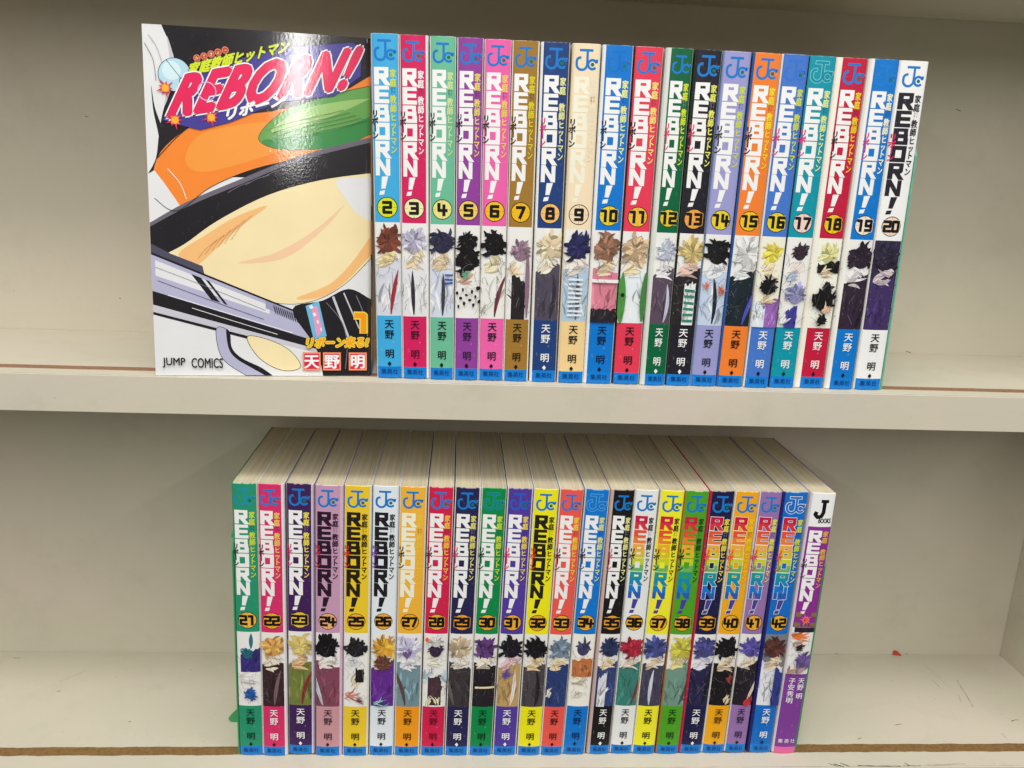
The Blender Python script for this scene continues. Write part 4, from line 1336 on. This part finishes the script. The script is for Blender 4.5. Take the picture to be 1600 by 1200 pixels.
    link_mesh('spine', V, F, [ink(c) for c in mats], [mats.index(c) for c in cols], root)
    vv, ff = box_data(0, W / 1000, (y0 + TH - .4) / 1000, (y0 + TH) / 1000, 0, Hc / 1000)
    link_mesh('back_board', vv, ff, [ink((226, 222, 214))], parent=root)
    # pages behind the bowed front
    v, f = [], []
    uu = [u for u in us if u <= W - 1.2]
    uu[0] = .5
    n = len(uu)
    for z in (.4, Hc - .4):
        for u in uu: v.append((u / 1000, (prof(u) + .5) / 1000, z / 1000))
    for z in (.4, Hc - .4):
        for u in uu: v.append((u / 1000, (y0 + TH - .5) / 1000, z / 1000))
    for k in range(n - 1):
        f += [(k, k + 1, n + k + 1, n + k), (2 * n + k + 1, 2 * n + k, 3 * n + k, 3 * n + k + 1), (n + k, n + k + 1, 3 * n + k + 1, 3 * n + k), (k + 1, k, 2 * n + k, 2 * n + k + 1)]
    f += [(0, n, 3 * n, 2 * n), (n - 1, 2 * n + n - 1, 3 * n + n - 1, 2 * n - 1)]
    link_mesh('page_block', v, f, [page_material('y')], parent=root)

make_face_out()

# ---------------------------------------------------------------- green bookend plates at the ends of the rows
GREEN = plain('green_enamel', (52, 150, 92), .4)
TEAL = plain('teal_enamel', (96, 178, 150), .4)
def bookend(x, z, y, h, lean, mat, label, tab=None):
    root = empty('bookend', (x, y, z))
    root.rotation_euler = (0, lean, 0)
    tag(root, label, 'bookend', None)
    t = .0009
    prof = [(0, 0), (.085, 0), (.085, h * .7), (.07, h * .92), (.045, h), (.012, h), (.003, h * .97), (0, h * .92)]
    v = [(-t / 2, p[0], p[1]) for p in prof] + [(t / 2, p[0], p[1]) for p in prof]
    n = len(prof)
    f = [tuple(range(n - 1, -1, -1)), tuple(range(n, 2 * n))] + [(k, (k + 1) % n, n + (k + 1) % n, n + k) for k in range(n)]
    link_mesh('upright_plate', v, f, [mat], parent=root)
    for zz in (.010, h - .004):
        s = 1 if not tab else -1
        o = box('rivet', (min(0, s * .0016), max(0, s * .0016), .004, .008, zz - .0016, zz + .0016), mat, root, .0005)
    if tab:
        pr = [(-.0004, .0004), (-.0004, .0185), (-.0030, .0160), (-.0134, .0040), (-.0142, .0026), (-.0138, .0014), (-.0126, .0006), (-.0105, .0003)]
        v = [(p[0], .0295, p[1]) for p in pr] + [(p[0], .0310, p[1]) for p in pr]
        n = len(pr)
        f = [tuple(range(n - 1, -1, -1)), tuple(range(n, 2 * n))] + [(k, (k + 1) % n, n + (k + 1) % n, n + k) for k in range(n)]
        link_mesh('foot', v, f, [mat], parent=root)
    return root

b20 = UP_F[-1]
ln = math.atan2(b20[2] - b20[1], HB)
bookend((b20[1] + b20[3] / 2 + .7) / 1000, 0.0001, 0.0012, .140, ln, TEAL, 'thin pale teal bookend plate against the white book on the upper shelf')
gk = LO_F[-1]
bookend((gk[1] + gk[3] / 2 + .7) / 1000, Z_LOW + .0001, -0.0025, .140, math.atan2(gk[2] - gk[1], HB), GREEN, 'thin green bookend plate beside the purple companion book at the right end')
b21 = LO_F[0]
bookend((b21[1] - b21[3] / 2 - .7) / 1000, Z_LOW + .0001, -0.0025, .146, math.atan2(b21[2] - b21[1], HB), GREEN, 'green bookend plate with a triangular foot beside the sea green book', True)

# ---------------------------------------------------------------- a torn scrap at the back of the lower shelf
v = [(.3856, .1067, .0001), (.3922, .1052, .0001), (.3910, .1064, .0014), (.3888, .1067, .0034), (.3866, .1068, .0040), (.3856, .1068, .0030)]
v2 = [(x, y - .0003, z) for x, y, z in v]
n = len(v)
f = [tuple(range(n)), tuple(range(2 * n - 1, n - 1, -1))] + [((k + 1) % n, k, n + k, n + (k + 1) % n) for k in range(n)]
sc = link_mesh('paper_scrap', v + v2, f, [plain('red_paper', (188, 66, 48), .7)])
sc.location.z = Z_LOW
tag(sc, 'small torn red paper scrap at the back of the empty lower shelf', 'paper scrap')
